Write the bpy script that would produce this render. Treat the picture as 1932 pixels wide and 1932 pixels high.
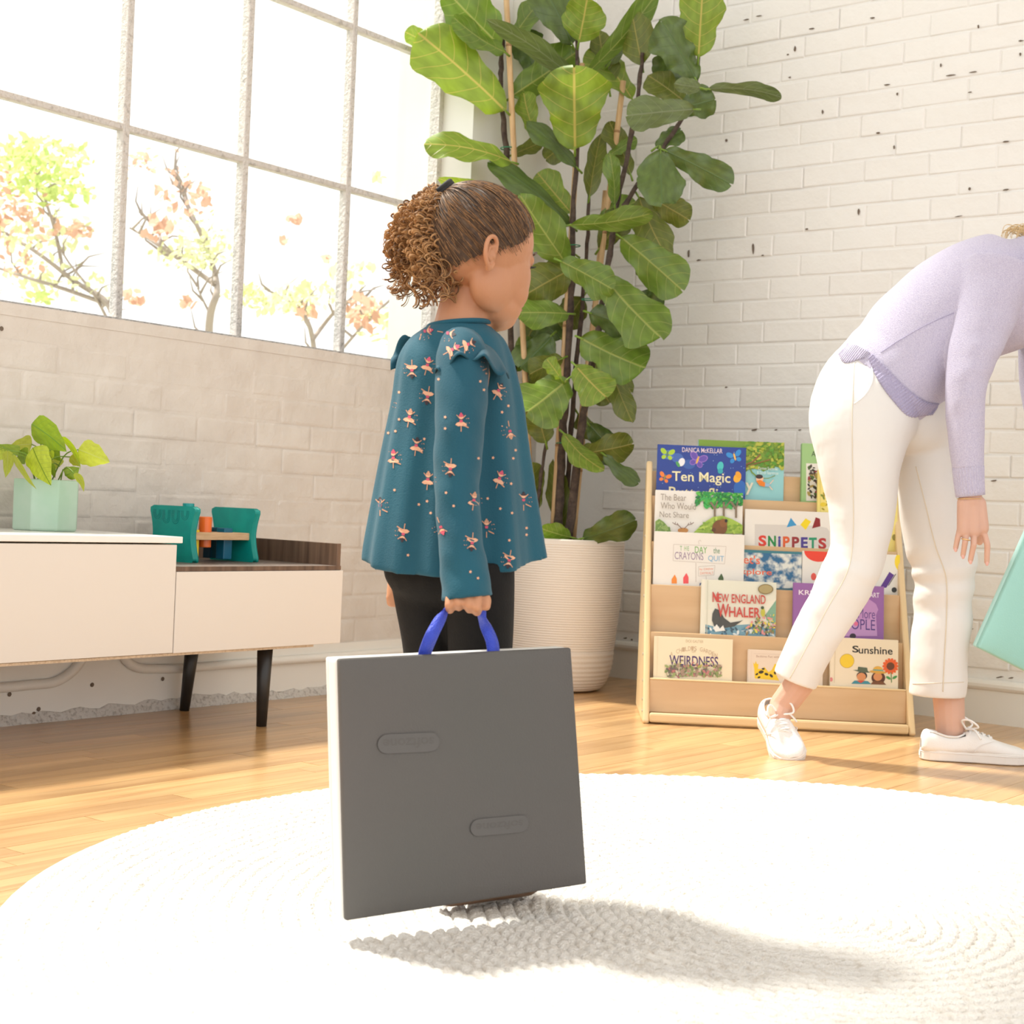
import bpy, bmesh, math, random
import numpy as np
from mathutils import Vector, Matrix
from mathutils.bvhtree import BVHTree

for o in list(bpy.data.objects):
    bpy.data.objects.remove(o)
scene = bpy.context.scene
COL = scene.collection
random.seed(7)
rng = np.random.default_rng(7)

# ------------------------------------------------------------------ camera
F = 2868.2                                   # focal length in pixels of the 1932 frame
CAM = Vector((3.21, -4.446, 0.58))
YAW, PITCH, ROLL = 0.66326, -0.003133, 0.043043
_f = Vector((-math.sin(YAW) * math.cos(PITCH), math.cos(YAW) * math.cos(PITCH), math.sin(PITCH)))
_r = Vector((math.cos(YAW), math.sin(YAW), 0))
_u = _r.cross(_f)
RX = math.cos(ROLL) * _r + math.sin(ROLL) * _u       # image right
RU = -math.sin(ROLL) * _r + math.cos(ROLL) * _u      # image up
FW = _f                                              # into the picture
UP = Vector((0, 0, 1))
cam = bpy.data.cameras.new('camera')
cam.sensor_width = 36
cam.lens = F * 36 / 1932
cam.clip_end = 200
cam.dof.use_dof = True
cam.dof.focus_distance = 2.9
cam.dof.aperture_fstop = 10.0
camo = bpy.data.objects.new('camera', cam)
COL.objects.link(camo)
camo.matrix_world = Matrix(((RX.x, RU.x, -FW.x, CAM.x), (RX.y, RU.y, -FW.y, CAM.y), (RX.z, RU.z, -FW.z, CAM.z), (0, 0, 0, 1)))
scene.camera = camo

# ------------------------------------------------------------------ world, sun, exposure
world = bpy.data.worlds.new('sky')
scene.world = world
world.use_nodes = True
wb = world.node_tree.nodes['Background']
wb.inputs[0].default_value = (1.0, 0.995, 0.985, 1)
wb.inputs[1].default_value = 1.0
sun = bpy.data.lights.new('sun', 'SUN')
sun.energy = 5.0
sun.angle = math.radians(6.0)
sun.color = (1.0, 0.95, 0.87)
suno = bpy.data.objects.new('sun', sun)
COL.objects.link(suno)
_e = math.radians(60)
sdir = Vector((math.cos(_e), 0.06, -math.sin(_e))).normalized()
suno.rotation_euler = sdir.to_track_quat('-Z', 'Y').to_euler()
suno.location = (-3, -2, 6)
vs = scene.view_settings
vs.view_transform = 'Standard'
vs.look = 'None'
vs.gamma = 1
vs.use_curve_mapping = False
vs.exposure = 0.8


# ------------------------------------------------------------------ pixel helpers
def ray(px, py):
    return RX * ((px - 966) / F) - RU * ((py - 966) / F) + FW


def P(px, py, Z):
    return CAM + ray(px, py) * Z


def on_floor(px, py, z=0.0):
    d = ray(px, py)
    return CAM + d * ((z - CAM.z) / d.z)


def on_x(px, py, x):
    d = ray(px, py)
    return CAM + d * ((x - CAM.x) / d.x)


def on_y(px, py, y):
    d = ray(px, py)
    return CAM + d * ((y - CAM.y) / d.y)


# ------------------------------------------------------------------ materials
MATS = {}


def nn(nt, t, **kw):
    n = nt.nodes.new(t)
    for k, v in kw.items():
        setattr(n, k, v)
    return n


def M(name, color, rough=0.5, bump=None, var=None, metal=0, sss=0, sheen=0, coat=0, spec=0.5, coords='Object', stretch=None, alpha=None, transl=None):
    """procedural Principled material; bump=(scale, strength, detail), var=(scale, colour2, detail)"""
    if name in MATS:
        return MATS[name]
    m = bpy.data.materials.new(name)
    m.use_nodes = True
    nt = m.node_tree
    b = nt.nodes['Principled BSDF']
    b.inputs['Base Color'].default_value = (*color, 1)
    b.inputs['Roughness'].default_value = rough
    b.inputs['Metallic'].default_value = metal
    b.inputs['Specular IOR Level'].default_value = spec
    if sss:
        b.inputs['Subsurface Weight'].default_value = sss
        b.inputs['Subsurface Radius'].default_value = (0.02, 0.008, 0.004)
        b.inputs['Subsurface Scale'].default_value = 0.5
    if sheen:
        b.inputs['Sheen Weight'].default_value = sheen
        b.inputs['Sheen Roughness'].default_value = 0.5
    if coat:
        b.inputs['Coat Weight'].default_value = coat
        b.inputs['Coat Roughness'].default_value = 0.15
    vec = None
    if bump or var:
        if coords == 'World':
            g = nn(nt, 'ShaderNodeNewGeometry')
            vec = g.outputs['Position']
        else:
            g = nn(nt, 'ShaderNodeTexCoord')
            vec = g.outputs[coords]
        if stretch:
            mp = nn(nt, 'ShaderNodeMapping')
            mp.inputs['Scale'].default_value = stretch
            nt.links.new(vec, mp.inputs['Vector'])
            vec = mp.outputs[0]
    if var:
        n = nn(nt, 'ShaderNodeTexNoise')
        n.inputs['Scale'].default_value = var[0]
        n.inputs['Detail'].default_value = var[2] if len(var) > 2 else 3
        nt.links.new(vec, n.inputs['Vector'])
        r = nn(nt, 'ShaderNodeValToRGB')
        lo, hi = (var[3], var[4]) if len(var) > 4 else (0.35, 0.65)
        r.color_ramp.elements[0].position = lo
        r.color_ramp.elements[0].color = (*color, 1)
        r.color_ramp.elements[1].position = hi
        r.color_ramp.elements[1].color = (*var[1], 1)
        nt.links.new(n.outputs[0], r.inputs[0])
        nt.links.new(r.outputs[0], b.inputs['Base Color'])
    if bump:
        n = nn(nt, 'ShaderNodeTexNoise')
        n.inputs['Scale'].default_value = bump[0]
        n.inputs['Detail'].default_value = bump[2] if len(bump) > 2 else 3
        nt.links.new(vec, n.inputs['Vector'])
        bp = nn(nt, 'ShaderNodeBump')
        bp.inputs['Strength'].default_value = bump[1]
        bp.inputs['Distance'].default_value = 0.01
        nt.links.new(n.outputs[0], bp.inputs['Height'])
        nt.links.new(bp.outputs[0], b.inputs['Normal'])
    if transl:
        out = nt.nodes['Material Output']
        t = nn(nt, 'ShaderNodeBsdfTranslucent')
        t.inputs[0].default_value = (*transl[0], 1)
        mx = nn(nt, 'ShaderNodeMixShader')
        mx.inputs[0].default_value = transl[1]
        nt.links.new(b.outputs[0], mx.inputs[1])
        nt.links.new(t.outputs[0], mx.inputs[2])
        nt.links.new(mx.outputs[0], out.inputs[0])
    MATS[name] = m
    return m


def S(r, g, b):
    """sRGB 0-255 to linear"""
    f = lambda c: (c / 255 / 12.92) if c / 255 <= 0.04045 else ((c / 255 + 0.055) / 1.055) ** 2.4
    return (f(r), f(g), f(b))


# ------------------------------------------------------------------ object helpers
def link_mesh(name, me, mats, parent=None, smooth=False):
    if not isinstance(mats, (list, tuple)):
        mats = [mats]
    for m in mats:
        me.materials.append(m)
    if smooth:
        me.polygons.foreach_set('use_smooth', [True] * len(me.polygons))
    o = bpy.data.objects.new(name, me)
    COL.objects.link(o)
    if parent:
        attach(o, parent)
    return o


def attach(o, parent):
    o.parent = parent
    mi = parent.matrix_basis.inverted()
    if parent.parent:
        mi = (parent.parent.matrix_basis @ parent.matrix_parent_inverse @ parent.matrix_basis).inverted() if False else parent.matrix_basis.inverted() @ parent.matrix_parent_inverse.inverted() @ parent.parent.matrix_basis.inverted()
    o.matrix_parent_inverse = mi
    return o


def obj(name, vf, mats, parent=None, smooth=False):
    me = bpy.data.meshes.new(name)
    me.from_pydata([tuple(v) for v in vf[0]], [], vf[1])
    if len(vf) > 2 and vf[2]:
        me.polygons.foreach_set('material_index', vf[2])
    me.update()
    return link_mesh(name, me, mats, parent, smooth)


def thing(name, label, cat, loc=(0, 0, 0), group=None):
    o = bpy.data.objects.new(name, None)
    o.empty_display_size = 0.05
    COL.objects.link(o)
    o.location = loc
    tag(o, label, cat, group)
    return o


def tag(o, label, cat, group=None):
    o['label'] = label
    o['category'] = cat
    if group:
        o['group'] = group
    return o


def struct(o):
    o['kind'] = 'structure'
    return o


def box(x0, x1, y0, y1, z0, z1):
    v = [(x, y, z) for z in (z0, z1) for y in (y0, y1) for x in (x0, x1)]
    f = [(0, 2, 3, 1), (4, 5, 7, 6), (0, 1, 5, 4), (2, 6, 7, 3), (0, 4, 6, 2), (1, 3, 7, 5)]
    return [Vector(q) for q in v], f


def join(*parts):
    V, FC, MI = [], [], []
    for p in parts:
        n = len(V)
        V += list(p[0])
        FC += [tuple(i + n for i in f) for f in p[1]]
        MI += list(p[2]) if len(p) > 2 and p[2] else [0] * len(p[1])
    return V, FC, MI


def xf(vf, mt):
    return ([mt @ Vector(v) for v in vf[0]],) + tuple(vf[1:])


def bevel(o, w, seg=2):
    b = o.modifiers.new('bevel', 'BEVEL')
    b.width = w
    b.segments = seg
    b.limit_method = 'ANGLE'
    b.angle_limit = math.radians(40)
    return o


def frame_mat(o, x, y, z):
    return Matrix(((x.x, y.x, z.x, o.x), (x.y, y.y, z.y, o.y), (x.z, y.z, z.z, o.z), (0, 0, 0, 1)))


def catmull(pts, k):
    """pts: list of tuples of numbers; k sub-steps"""
    A = np.array(pts, float)
    out = []
    n = len(A)
    for i in range(n - 1):
        p0, p1, p2, p3 = A[max(i - 1, 0)], A[i], A[i + 1], A[min(i + 2, n - 1)]
        for j in range(k):
            t = j / k
            out.append(0.5 * ((2 * p1) + (-p0 + p2) * t + (2 * p0 - 5 * p1 + 4 * p2 - p3) * t * t + (-p0 + 3 * p1 - 3 * p2 + p3) * t ** 3))
    out.append(A[-1])
    return np.array(out)


def tube(pts, radii, n=8, caps=True):
    pts = [Vector(p) for p in pts]
    if not isinstance(radii, (list, tuple, np.ndarray)):
        radii = [radii] * len(pts)
    V, FC = [], []
    nrm = None
    for i, p in enumerate(pts):
        t = (pts[min(i + 1, len(pts) - 1)] - pts[max(i - 1, 0)])
        if t.length < 1e-9:
            t = Vector((0, 0, 1))
        t.normalize()
        if nrm is None:
            nrm = t.orthogonal().normalized()
        else:
            nrm = nrm - t * nrm.dot(t)
            if nrm.length < 1e-6:
                nrm = t.orthogonal()
            nrm.normalize()
        b = t.cross(nrm)
        for j in range(n):
            a = 2 * math.pi * j / n
            V.append(p + (nrm * math.cos(a) + b * math.sin(a)) * radii[i])
    for i in range(len(pts) - 1):
        for j in range(n):
            FC.append((i * n + j, i * n + (j + 1) % n, (i + 1) * n + (j + 1) % n, (i + 1) * n + j))
    if caps:
        FC.append(tuple(range(n))[::-1])
        FC.append(tuple(range((len(pts) - 1) * n, len(pts) * n)))
    return V, FC


def rings_loft(rings, n=32, caps=True, power=2.0, mod=None):
    """rings: list of (centre, a, b) semi-axis vectors"""
    V, FC = [], []
    for i, (c, a, b) in enumerate(rings):
        for j in range(n):
            t = 2 * math.pi * j / n
            ct, st = math.cos(t), math.sin(t)
            ct = math.copysign(abs(ct) ** (2 / power), ct)
            st = math.copysign(abs(st) ** (2 / power), st)
            k = mod(i / (len(rings) - 1), t) if mod else 1.0
            V.append(c + a * (ct * k) + b * (st * k))
    for i in range(len(rings) - 1):
        for j in range(n):
            FC.append((i * n + j, i * n + (j + 1) % n, (i + 1) * n + (j + 1) % n, (i + 1) * n + j))
    if caps:
        FC.append(tuple(range(n))[::-1])
        FC.append(tuple(range((len(rings) - 1) * n, len(rings) * n)))
    return V, FC


def limb(spec, k=4, n=32, caps=True, power=2.0, mod=None, flat=False):
    """spec rows: (px, py, Z, half width px, half depth m); widths perpendicular to the run of the limb"""
    A = catmull(spec, k)
    C = [P(r[0], r[1], r[2]) for r in A]
    rings = []
    for i, r in enumerate(A):
        t = (C[min(i + 1, len(C) - 1)] - C[max(i - 1, 0)]).normalized()
        if flat:
            a = RX.copy()
        else:
            a = t.cross(FW)
            if a.dot(RX) < 0:
                a = -a
            a.normalize()
        b = (FW - t * FW.dot(t)).normalized() if not flat else FW.copy()
        rings.append((C[i], a * (r[3] * r[2] / F), b * r[4]))
    return rings_loft(rings, n, caps, power, mod)


def ellipsoid(c, ax, n=20, m=12):
    """ax: three semi-axis vectors"""
    V, FC = [], []
    V.append(c + ax[2])
    for i in range(1, m):
        ph = math.pi * i / m
        for j in range(n):
            t = 2 * math.pi * j / n
            V.append(c + ax[0] * (math.sin(ph) * math.cos(t)) + ax[1] * (math.sin(ph) * math.sin(t)) + ax[2] * math.cos(ph))
    V.append(c - ax[2])
    last = len(V) - 1
    for j in range(n):
        FC.append((0, 1 + j, 1 + (j + 1) % n))
        FC.append((last, 1 + (m - 2) * n + (j + 1) % n, 1 + (m - 2) * n + j))
    for i in range(m - 2):
        for j in range(n):
            a = 1 + i * n
            FC.append((a + j, a + n + j, a + n + (j + 1) % n, a + (j + 1) % n))
    return V, FC


def ball(c, r, n=16, m=10):
    return ellipsoid(c, (Vector((r, 0, 0)), Vector((0, r, 0)), Vector((0, 0, r))), n, m)


def capsule(p0, r0, p1, r1, n=14):
    p0, p1 = Vector(p0), Vector(p1)
    d = (p1 - p0).normalized()
    pts, rad = [], []
    for i in range(5):
        a = math.pi / 2 * (1 - i / 4)
        pts.append(p0 - d * (r0 * math.sin(a)))
        rad.append(max(r0 * math.cos(a), 1e-4))
    for i in range(1, 4):
        pts.append(p0.lerp(p1, i / 4))
        rad.append(r0 + (r1 - r0) * i / 4)
    for i in range(5):
        a = math.pi / 2 * i / 4
        pts.append(p1 + d * (r1 * math.sin(a)))
        rad.append(max(r1 * math.cos(a), 1e-4))
    return tube(pts, rad, n)


def chain(pts, rad, n=14):
    return join(*[capsule(pts[i], rad[i], pts[i + 1], rad[i + 1], n) for i in range(len(pts) - 1)])


def fuse(name, parts, voxel, smooth_it, mats, parent=None, factor=0.5, extra=None):
    """union of closed shapes as ONE continuous surface"""
    V, FC, _ = join(*parts)
    me = bpy.data.meshes.new(name)
    me.from_pydata([tuple(v) for v in V], [], FC)
    bm = bmesh.new()
    bm.from_mesh(me)
    bmesh.ops.recalc_face_normals(bm, faces=bm.faces)
    bm.to_mesh(me)
    bm.free()
    o = bpy.data.objects.new(name, me)
    COL.objects.link(o)
    r = o.modifiers.new('r', 'REMESH')
    r.mode = 'VOXEL'
    r.voxel_size = voxel
    s = o.modifiers.new('s', 'SMOOTH')
    s.factor = factor
    s.iterations = smooth_it
    dg = bpy.context.evaluated_depsgraph_get()
    dg.update()
    me2 = bpy.data.meshes.new_from_object(o.evaluated_get(dg))
    bpy.data.objects.remove(o)
    bpy.data.meshes.remove(me)
    me2.name = name
    if extra:
        pred, its = extra
        o2 = bpy.data.objects.new('tmp', me2)
        COL.objects.link(o2)
        vg = o2.vertex_groups.new(name='g')
        vg.add([v.index for v in me2.vertices if pred(v.co)], 1.0, 'REPLACE')
        s2 = o2.modifiers.new('s', 'SMOOTH')
        s2.factor = 0.5
        s2.iterations = its
        s2.vertex_group = 'g'
        dg = bpy.context.evaluated_depsgraph_get()
        dg.update()
        me3 = bpy.data.meshes.new_from_object(o2.evaluated_get(dg))
        bpy.data.objects.remove(o2)
        bpy.data.meshes.remove(me2)
        me2 = me3
        me2.name = name
    me2.materials.clear()
    return link_mesh(name, me2, mats, parent, True)


def bvh_of(o):
    me = o.data
    return BVHTree.FromPolygons([v.co.copy() for v in me.vertices], [tuple(p.vertices) for p in me.polygons])


def text_shape(body, x0, x1, y0, y1, bold=0.0, shear=0.0, space=1.0):
    """letters fitted to a pixel box: returns 2D verts (px) and faces"""
    cu = bpy.data.curves.new('t', 'FONT')
    cu.body = body
    cu.resolution_u = 4
    cu.offset = bold
    cu.shear = shear
    cu.space_character = space
    o = bpy.data.objects.new('t', cu)
    COL.objects.link(o)
    dg = bpy.context.evaluated_depsgraph_get()
    me = bpy.data.meshes.new_from_object(o.evaluated_get(dg))
    vs_ = [v.co.copy() for v in me.vertices]
    fs = [tuple(p.vertices) for p in me.polygons]
    bpy.data.objects.remove(o)
    bpy.data.curves.remove(cu)
    bpy.data.meshes.remove(me)
    xa, xb = min(v.x for v in vs_), max(v.x for v in vs_)
    ya, yb = min(v.y for v in vs_), max(v.y for v in vs_)
    return [(x0 + (v.x - xa) / (xb - xa) * (x1 - x0), y1 - (v.y - ya) / (yb - ya) * (y1 - y0)) for v in vs_], fs

# ================================================================== THE SETTING
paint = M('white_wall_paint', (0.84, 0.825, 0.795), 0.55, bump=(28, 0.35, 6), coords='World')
paint_rough_shaded = M('rough_shaded_white_paint', (0.68, 0.63, 0.575), 0.6, bump=(14, 1.0, 9), var=(9, (0.64, 0.585, 0.53), 4), coords='World')  # left wall's shade put into the colour; same white as back wall
paint_smooth = M('smooth_white_paint', (0.82, 0.80, 0.75), 0.5, bump=(12, 0.08, 2), coords='World')
plaster_dirty = M('chipped_plaster', (0.62, 0.59, 0.55), 0.8, bump=(60, 0.9, 8), var=(110, (0.30, 0.27, 0.24), 6, 0.5, 0.75), coords='World')
chip_mat = M('bare_brick_chip', (0.16, 0.12, 0.09), 0.9)

# ---- floor
floor_mat = bpy.data.materials.new('maple_strip_floor')
floor_mat.use_nodes = True
_nt = floor_mat.node_tree
_b = _nt.nodes['Principled BSDF']
_g = nn(_nt, 'ShaderNodeNewGeometry')
_oi = nn(_nt, 'ShaderNodeObjectInfo')
_mp = nn(_nt, 'ShaderNodeMapping')
_mp.inputs['Scale'].default_value = (38, 2.2, 38)
_add = nn(_nt, 'ShaderNodeVectorMath', operation='ADD')
_mul = nn(_nt, 'ShaderNodeVectorMath', operation='SCALE')
_mul.inputs['Scale'].default_value = 37.0
_cmb = nn(_nt, 'ShaderNodeCombineXYZ')
_nt.links.new(_oi.outputs['Random'], _cmb.inputs[0])
_nt.links.new(_oi.outputs['Random'], _cmb.inputs[1])
_nt.links.new(_cmb.outputs[0], _mul.inputs[0])
_nt.links.new(_g.outputs['Position'], _mp.inputs[0])
_nt.links.new(_mp.outputs[0], _add.inputs[0])
_nt.links.new(_mul.outputs[0], _add.inputs[1])
_n = nn(_nt, 'ShaderNodeTexNoise')
_n.inputs['Scale'].default_value = 1.0
_n.inputs['Detail'].default_value = 6
_n.inputs['Distortion'].default_value = 0.6
_nt.links.new(_add.outputs[0], _n.inputs['Vector'])
_r1 = nn(_nt, 'ShaderNodeValToRGB')
_r1.color_ramp.elements[0].position = 0.3
_r1.color_ramp.elements[0].color = (0.47, 0.255, 0.105, 1)
_r1.color_ramp.elements[1].position = 0.62
_r1.color_ramp.elements[1].color = (0.63, 0.385, 0.175, 1)
_nt.links.new(_n.outputs[0], _r1.inputs[0])
_hs = nn(_nt, 'ShaderNodeHueSaturation')
_mr = nn(_nt, 'ShaderNodeMapRange')
_mr.inputs['To Min'].default_value = 0.84
_mr.inputs['To Max'].default_value = 1.12
_nt.links.new(_oi.outputs['Random'], _mr.inputs[0])
_nt.links.new(_mr.outputs[0], _hs.inputs['Value'])
_nt.links.new(_r1.outputs[0], _hs.inputs['Color'])
_nt.links.new(_hs.outputs[0], _b.inputs['Base Color'])
_b.inputs['Roughness'].default_value = 0.28
_b.inputs['Coat Weight'].default_value = 0.35
_b.inputs['Coat Roughness'].default_value = 0.18
subfloor_mat = M('dark_floor_gap', (0.22, 0.12, 0.05), 0.7)

floor = struct(obj('floor', box(-0.1, 6.5, -7.5, 0.1, -0.1, -0.010), subfloor_mat))
plank_me = bpy.data.meshes.new('plank')
_pv, _pf = box(0, 1, 0, 1, 0, 1)
plank_me.from_pydata([tuple(v) for v in _pv], [], _pf)
plank_me.materials.append(floor_mat)
SW = 0.0572
RUGC, RUGR = Vector((2.207, -2.425, 0)), 1.15
plank_list = []
rest = []
nstrip = int(6.4 / SW)
for i in range(nstrip):
    x0 = 0.002 + i * SW
    y = 0.0 - random.uniform(0.1, 0.7)
    y1 = -0.002
    while y1 > -7.4:
        L = random.choice((0.45, 0.6, 0.75, 0.9, 1.05, 1.2)) + random.uniform(-0.05, 0.05)
        if y1 == -0.002:
            L = random.uniform(0.2, 0.8)
        y0 = y1 - L
        xm = x0 + SW / 2
        # a board counts as seen when a piece of it lies inside the frame and outside the rug
        seen = 0
        for q in (0.05, 0.25, 0.5, 0.75, 0.95):
            p = Vector((xm, y0 + (y1 - y0) * q, 0))
            if (p - RUGC).length < RUGR - 0.02:
                continue
            d = p - CAM
            Zq = d.dot(FW)
            if Zq < 0.5:
                continue
            ix, iy = 966 + F * d.dot(RX) / Zq, 966 - F * d.dot(RU) / Zq
            if -80 < ix < 2010 and iy < 1990:
                seen += 1 / Zq
        (plank_list if seen else rest).append((seen, x0, y0, y1))
        y1 = y0
plank_list.sort(reverse=True)
rest += plank_list[300:]
for s_, x0, y0, y1 in plank_list[:300]:
    o = bpy.data.objects.new('plank', plank_me)
    COL.objects.link(o)
    o.location = (x0, y0 + 0.0006, -0.012)
    o.scale = (SW - 0.0009, y1 - y0 - 0.0012, 0.012 + random.uniform(-0.0002, 0.0001))
    attach(o, floor)
ro = obj('plank_field', join(*[box(x0, x0 + SW - 0.0009, y0 + 0.0006, y1 - 0.0006, -0.012, 0) for s_, x0, y0, y1 in rest]), floor_mat, floor)
ro['kind'] = 'stuff'

# ---- walls.  left wall: x<0 (window wall), back wall: y>0
SILL, HEAD, CEIL = 1.018, 4.75, 5.2
WY1, WY0 = -0.633, -5.733          # window opening along the left wall
GX = -0.15                         # glazing plane
TH = 0.34
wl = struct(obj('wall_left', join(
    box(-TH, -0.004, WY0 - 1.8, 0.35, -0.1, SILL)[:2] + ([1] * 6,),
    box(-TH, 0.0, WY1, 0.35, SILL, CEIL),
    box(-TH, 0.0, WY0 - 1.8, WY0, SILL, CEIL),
    box(-TH, 0.0, WY0, WY1, HEAD, CEIL)), [paint_smooth, paint_rough_shaded]))
wbk = struct(obj('wall_back', box(-TH, 6.5, 0.004, 0.35, -0.1, CEIL), paint))
ceil = struct(obj('ceiling', box(-TH, 6.5, -7.5, 0.35, CEIL, CEIL + 0.2), paint_smooth))

# ---- bricks
CH = 0.0713                        # course height
BL = 0.213                         # brick length
random.seed(3)


def brick_mesh(name, L, H, mat, dep=0.010, edge_w=0.004, wob=0.0011):
    """flat brick, long axis X, face towards -Y, with soft worn edges"""
    nx = 2
    V, FC = [], []
    e = edge_w
    xs = [0, e, e + 0.004] + [e + 0.004 + (L - 2 * e - 0.008) * (i + 1) / nx for i in range(nx)] + [L - e, L]
    zs = [0, e, e + 0.004] + [H - e - 0.004, H - e, H]
    for k, z in enumerate(zs):
        for i, x in enumerate(xs):
            edge = i in (0, len(xs) - 1) or k in (0, len(zs) - 1)
            y = 0.0 if edge else -dep + random.uniform(-wob, wob)
            V.append((x + (0 if edge else random.uniform(-0.0015, 0.0015)), y, z + (0 if edge else random.uniform(-0.0013, 0.0013))))
    w = len(xs)
    for k in range(len(zs) - 1):
        for i in range(w - 1):
            FC.append((k * w + i, k * w + i + 1, (k + 1) * w + i + 1, (k + 1) * w + i))
    me = bpy.data.meshes.new(name)
    me.from_pydata(V, [], FC)
    me.materials.append(mat)
    me.polygons.foreach_set('use_smooth', [True] * len(me.polygons))
    return me


back_bricks = [brick_mesh('brick', BL - 0.002, CH - 0.0045, paint, 0.0036, 0.0022, 0.0006) for _ in range(6)]
left_bricks = [brick_mesh('brick', BL - 0.003, CH - 0.003, paint_rough_shaded, 0.0022, 0.0060, 0.0009) for _ in range(6)]
cand = []
for k in range(-1, 62):
    z = 0.8690 - 12 * CH + 0.0035 + k * CH + CH
    if z < 0.11 or z > CEIL - CH:
        continue
    off = (0.5 if k % 2 else 0) * BL + random.uniform(-0.02, 0.02)
    for i in range(-1, 30):
        x = 0.02 + off + i * BL
        if x < 0.005 or x > 6.2:
            continue
        p = Vector((x + BL / 2, 0, z + CH / 2))
        d = p - CAM
        Zq = d.dot(FW)
        ix, iy = 966 + F * d.dot(RX) / Zq, 966 - F * d.dot(RU) / Zq
        vis = -120 < iy < 2000 and 1000 < ix < 2040
        cand.append((not vis, Zq, x, z))
cand.sort()
restv = []
for n_, (nv, Zq, x, z) in enumerate(cand):
    me = random.choice(back_bricks)
    if n_ < 300 and not nv:
        o = bpy.data.objects.new('brick', me)
        COL.objects.link(o)
        o.location = (x, 0.0045 + random.uniform(-0.0010, 0.0016), z)
        o.rotation_euler = (0, random.uniform(-0.007, 0.007), random.uniform(-0.008, 0.008))
        attach(o, wbk)
    else:
        restv.append(xf(([v.co.copy() for v in me.vertices], [tuple(p.vertices) for p in me.polygons]), Matrix.Translation((x, 0.0045, z))))
o = obj('brick_field', join(*restv), paint, wbk, True)
o['kind'] = 'stuff'
MR = Matrix.Rotation(math.radians(90), 4, 'Z')
restv = []
lp = []
for k in range(0, 11):
    z = 0.150 + k * CH
    off = (0.5 if k % 2 else 0) * BL + random.uniform(-0.03, 0.03)
    for i in range(0, 36):
        y = -0.03 - off - (i + 1) * BL
        p = Vector((0, y, z)) - CAM
        ix = 966 + F * p.dot(RX) / p.dot(FW)
        lp.append((not (-160 < ix < 1120), y, z))
for nv, y, z in lp:
    me = random.choice(left_bricks)
    if not nv:
        o = bpy.data.objects.new('brick', me)
        COL.objects.link(o)
        o.location = (-0.0045 + random.uniform(-0.0015, 0.0015), y, z)
        o.rotation_euler = (random.uniform(-0.008, 0.008), 0, math.radians(90))
        attach(o, wl)
    else:
        restv.append(xf(([v.co.copy() for v in me.vertices], [tuple(p.vertices) for p in me.polygons]), Matrix.Translation((-0.0045, y, z)) @ MR))
if restv:
    o = obj('brick_field', join(*restv), paint_rough_shaded, wl, True)
    o['kind'] = 'stuff'

# paint chips and dark specks in the joints of the back wall (bare brick showing)
chips = [(1531, 54, 9, 3), (1646, 34, 7, 3), (1408, 37, 10, 2.5), (1432, 30, 9, 2), (1500, 92, 4, 9), (1486, 103, 4, 3), (1846, 50, 3, 8), (1926, 77, 8, 3), (1925, 102, 4, 6), (1775, 123, 3, 7),
         (1794, 142, 14, 2.5), (1836, 136, 11, 2.5), (1673, 160, 9, 3), (1693, 177, 3, 6), (1830, 174, 7, 2.5), (1490, 146, 5, 3), (1552, 211, 3, 7), (1687, 278, 3, 6), (1656, 251, 6, 4), (1897, 267, 10, 3),
         (1620, 399, 3, 12), (1809, 408, 14, 2), (1897, 358, 9, 4), (1829, 356, 4, 6), (1370, 265, 4, 5), (1421, 468, 4, 18), (1318, 491, 7, 3), (1299, 480, 4, 15), (1439, 482, 4, 3), (1522, 432, 5, 3),
         (1370, 731, 5, 3), (1423, 811, 9, 3), (1464, 811, 4, 2.5), (1509, 811, 5, 2.5), (1885, 1278, 12, 3), (1908, 1279, 8, 3), (1875, 907, 9, 3), (1832, 1187, 7, 2), (1180, 1204, 6, 3), (1192, 1207, 3, 3)]
cv = []
for cx, cy, cw, ch in chips:
    pts = []
    for j in range(7):
        a = 2 * math.pi * j / 7
        q = on_y(cx + math.cos(a) * cw * 0.75 * random.uniform(0.6, 1.1), cy - math.cos(a) * cw * 0.09 + math.sin(a) * ch * 0.6 * random.uniform(0.6, 1.2), -0.0036)
        pts.append(q)
    cv.append(([*pts], [tuple(range(7))]))
o = obj('paint_chips', join(*cv), chip_mat, wbk)
o['kind'] = 'stuff'

# ---- foot of the back wall: plinth with a rounded cap
bb = struct(obj('baseboard_back', join(
    box(0.0, 6.5, -0.012, 0.01, 0.0, 0.100),
    xf(tube([(0.0, 0, 0), (6.5, 0, 0)], 0.017, 12), Matrix.Translation((0, -0.006, 0.113)))), paint_smooth, smooth=False))
# foot of the left wall: rough chipped plaster band and smooth plaster above it
bm_v, bm_f = [], []
random.seed(11)
ny = 260
for i in range(ny + 1):
    y = 0.0 - 7.4 * i / ny
    hgt = 0.026 + 0.004 * math.sin(i * 0.23) + random.uniform(-0.006, 0.007)
    for (x, z) in ((-0.01, 0.0), (0.014 + random.uniform(-0.003, 0.004), 0.0), (0.010 + random.uniform(-0.004, 0.004), hgt * 0.5), (0.006 + random.uniform(-0.003, 0.003), hgt), (-0.01, hgt + 0.004)):
        bm_v.append(Vector((x, y, z)))
for i in range(ny):
    for j in range(4):
        bm_f.append((i * 5 + j, i * 5 + j + 1, i * 5 + 6 + j, i * 5 + 5 + j))
struct(obj('baseboard_left', (bm_v, bm_f), plaster_dirty))
struct(obj('trim_1', box(-0.01, 0.003, -7.5, 0.0, 0.02, 0.150), paint_smooth))
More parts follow.
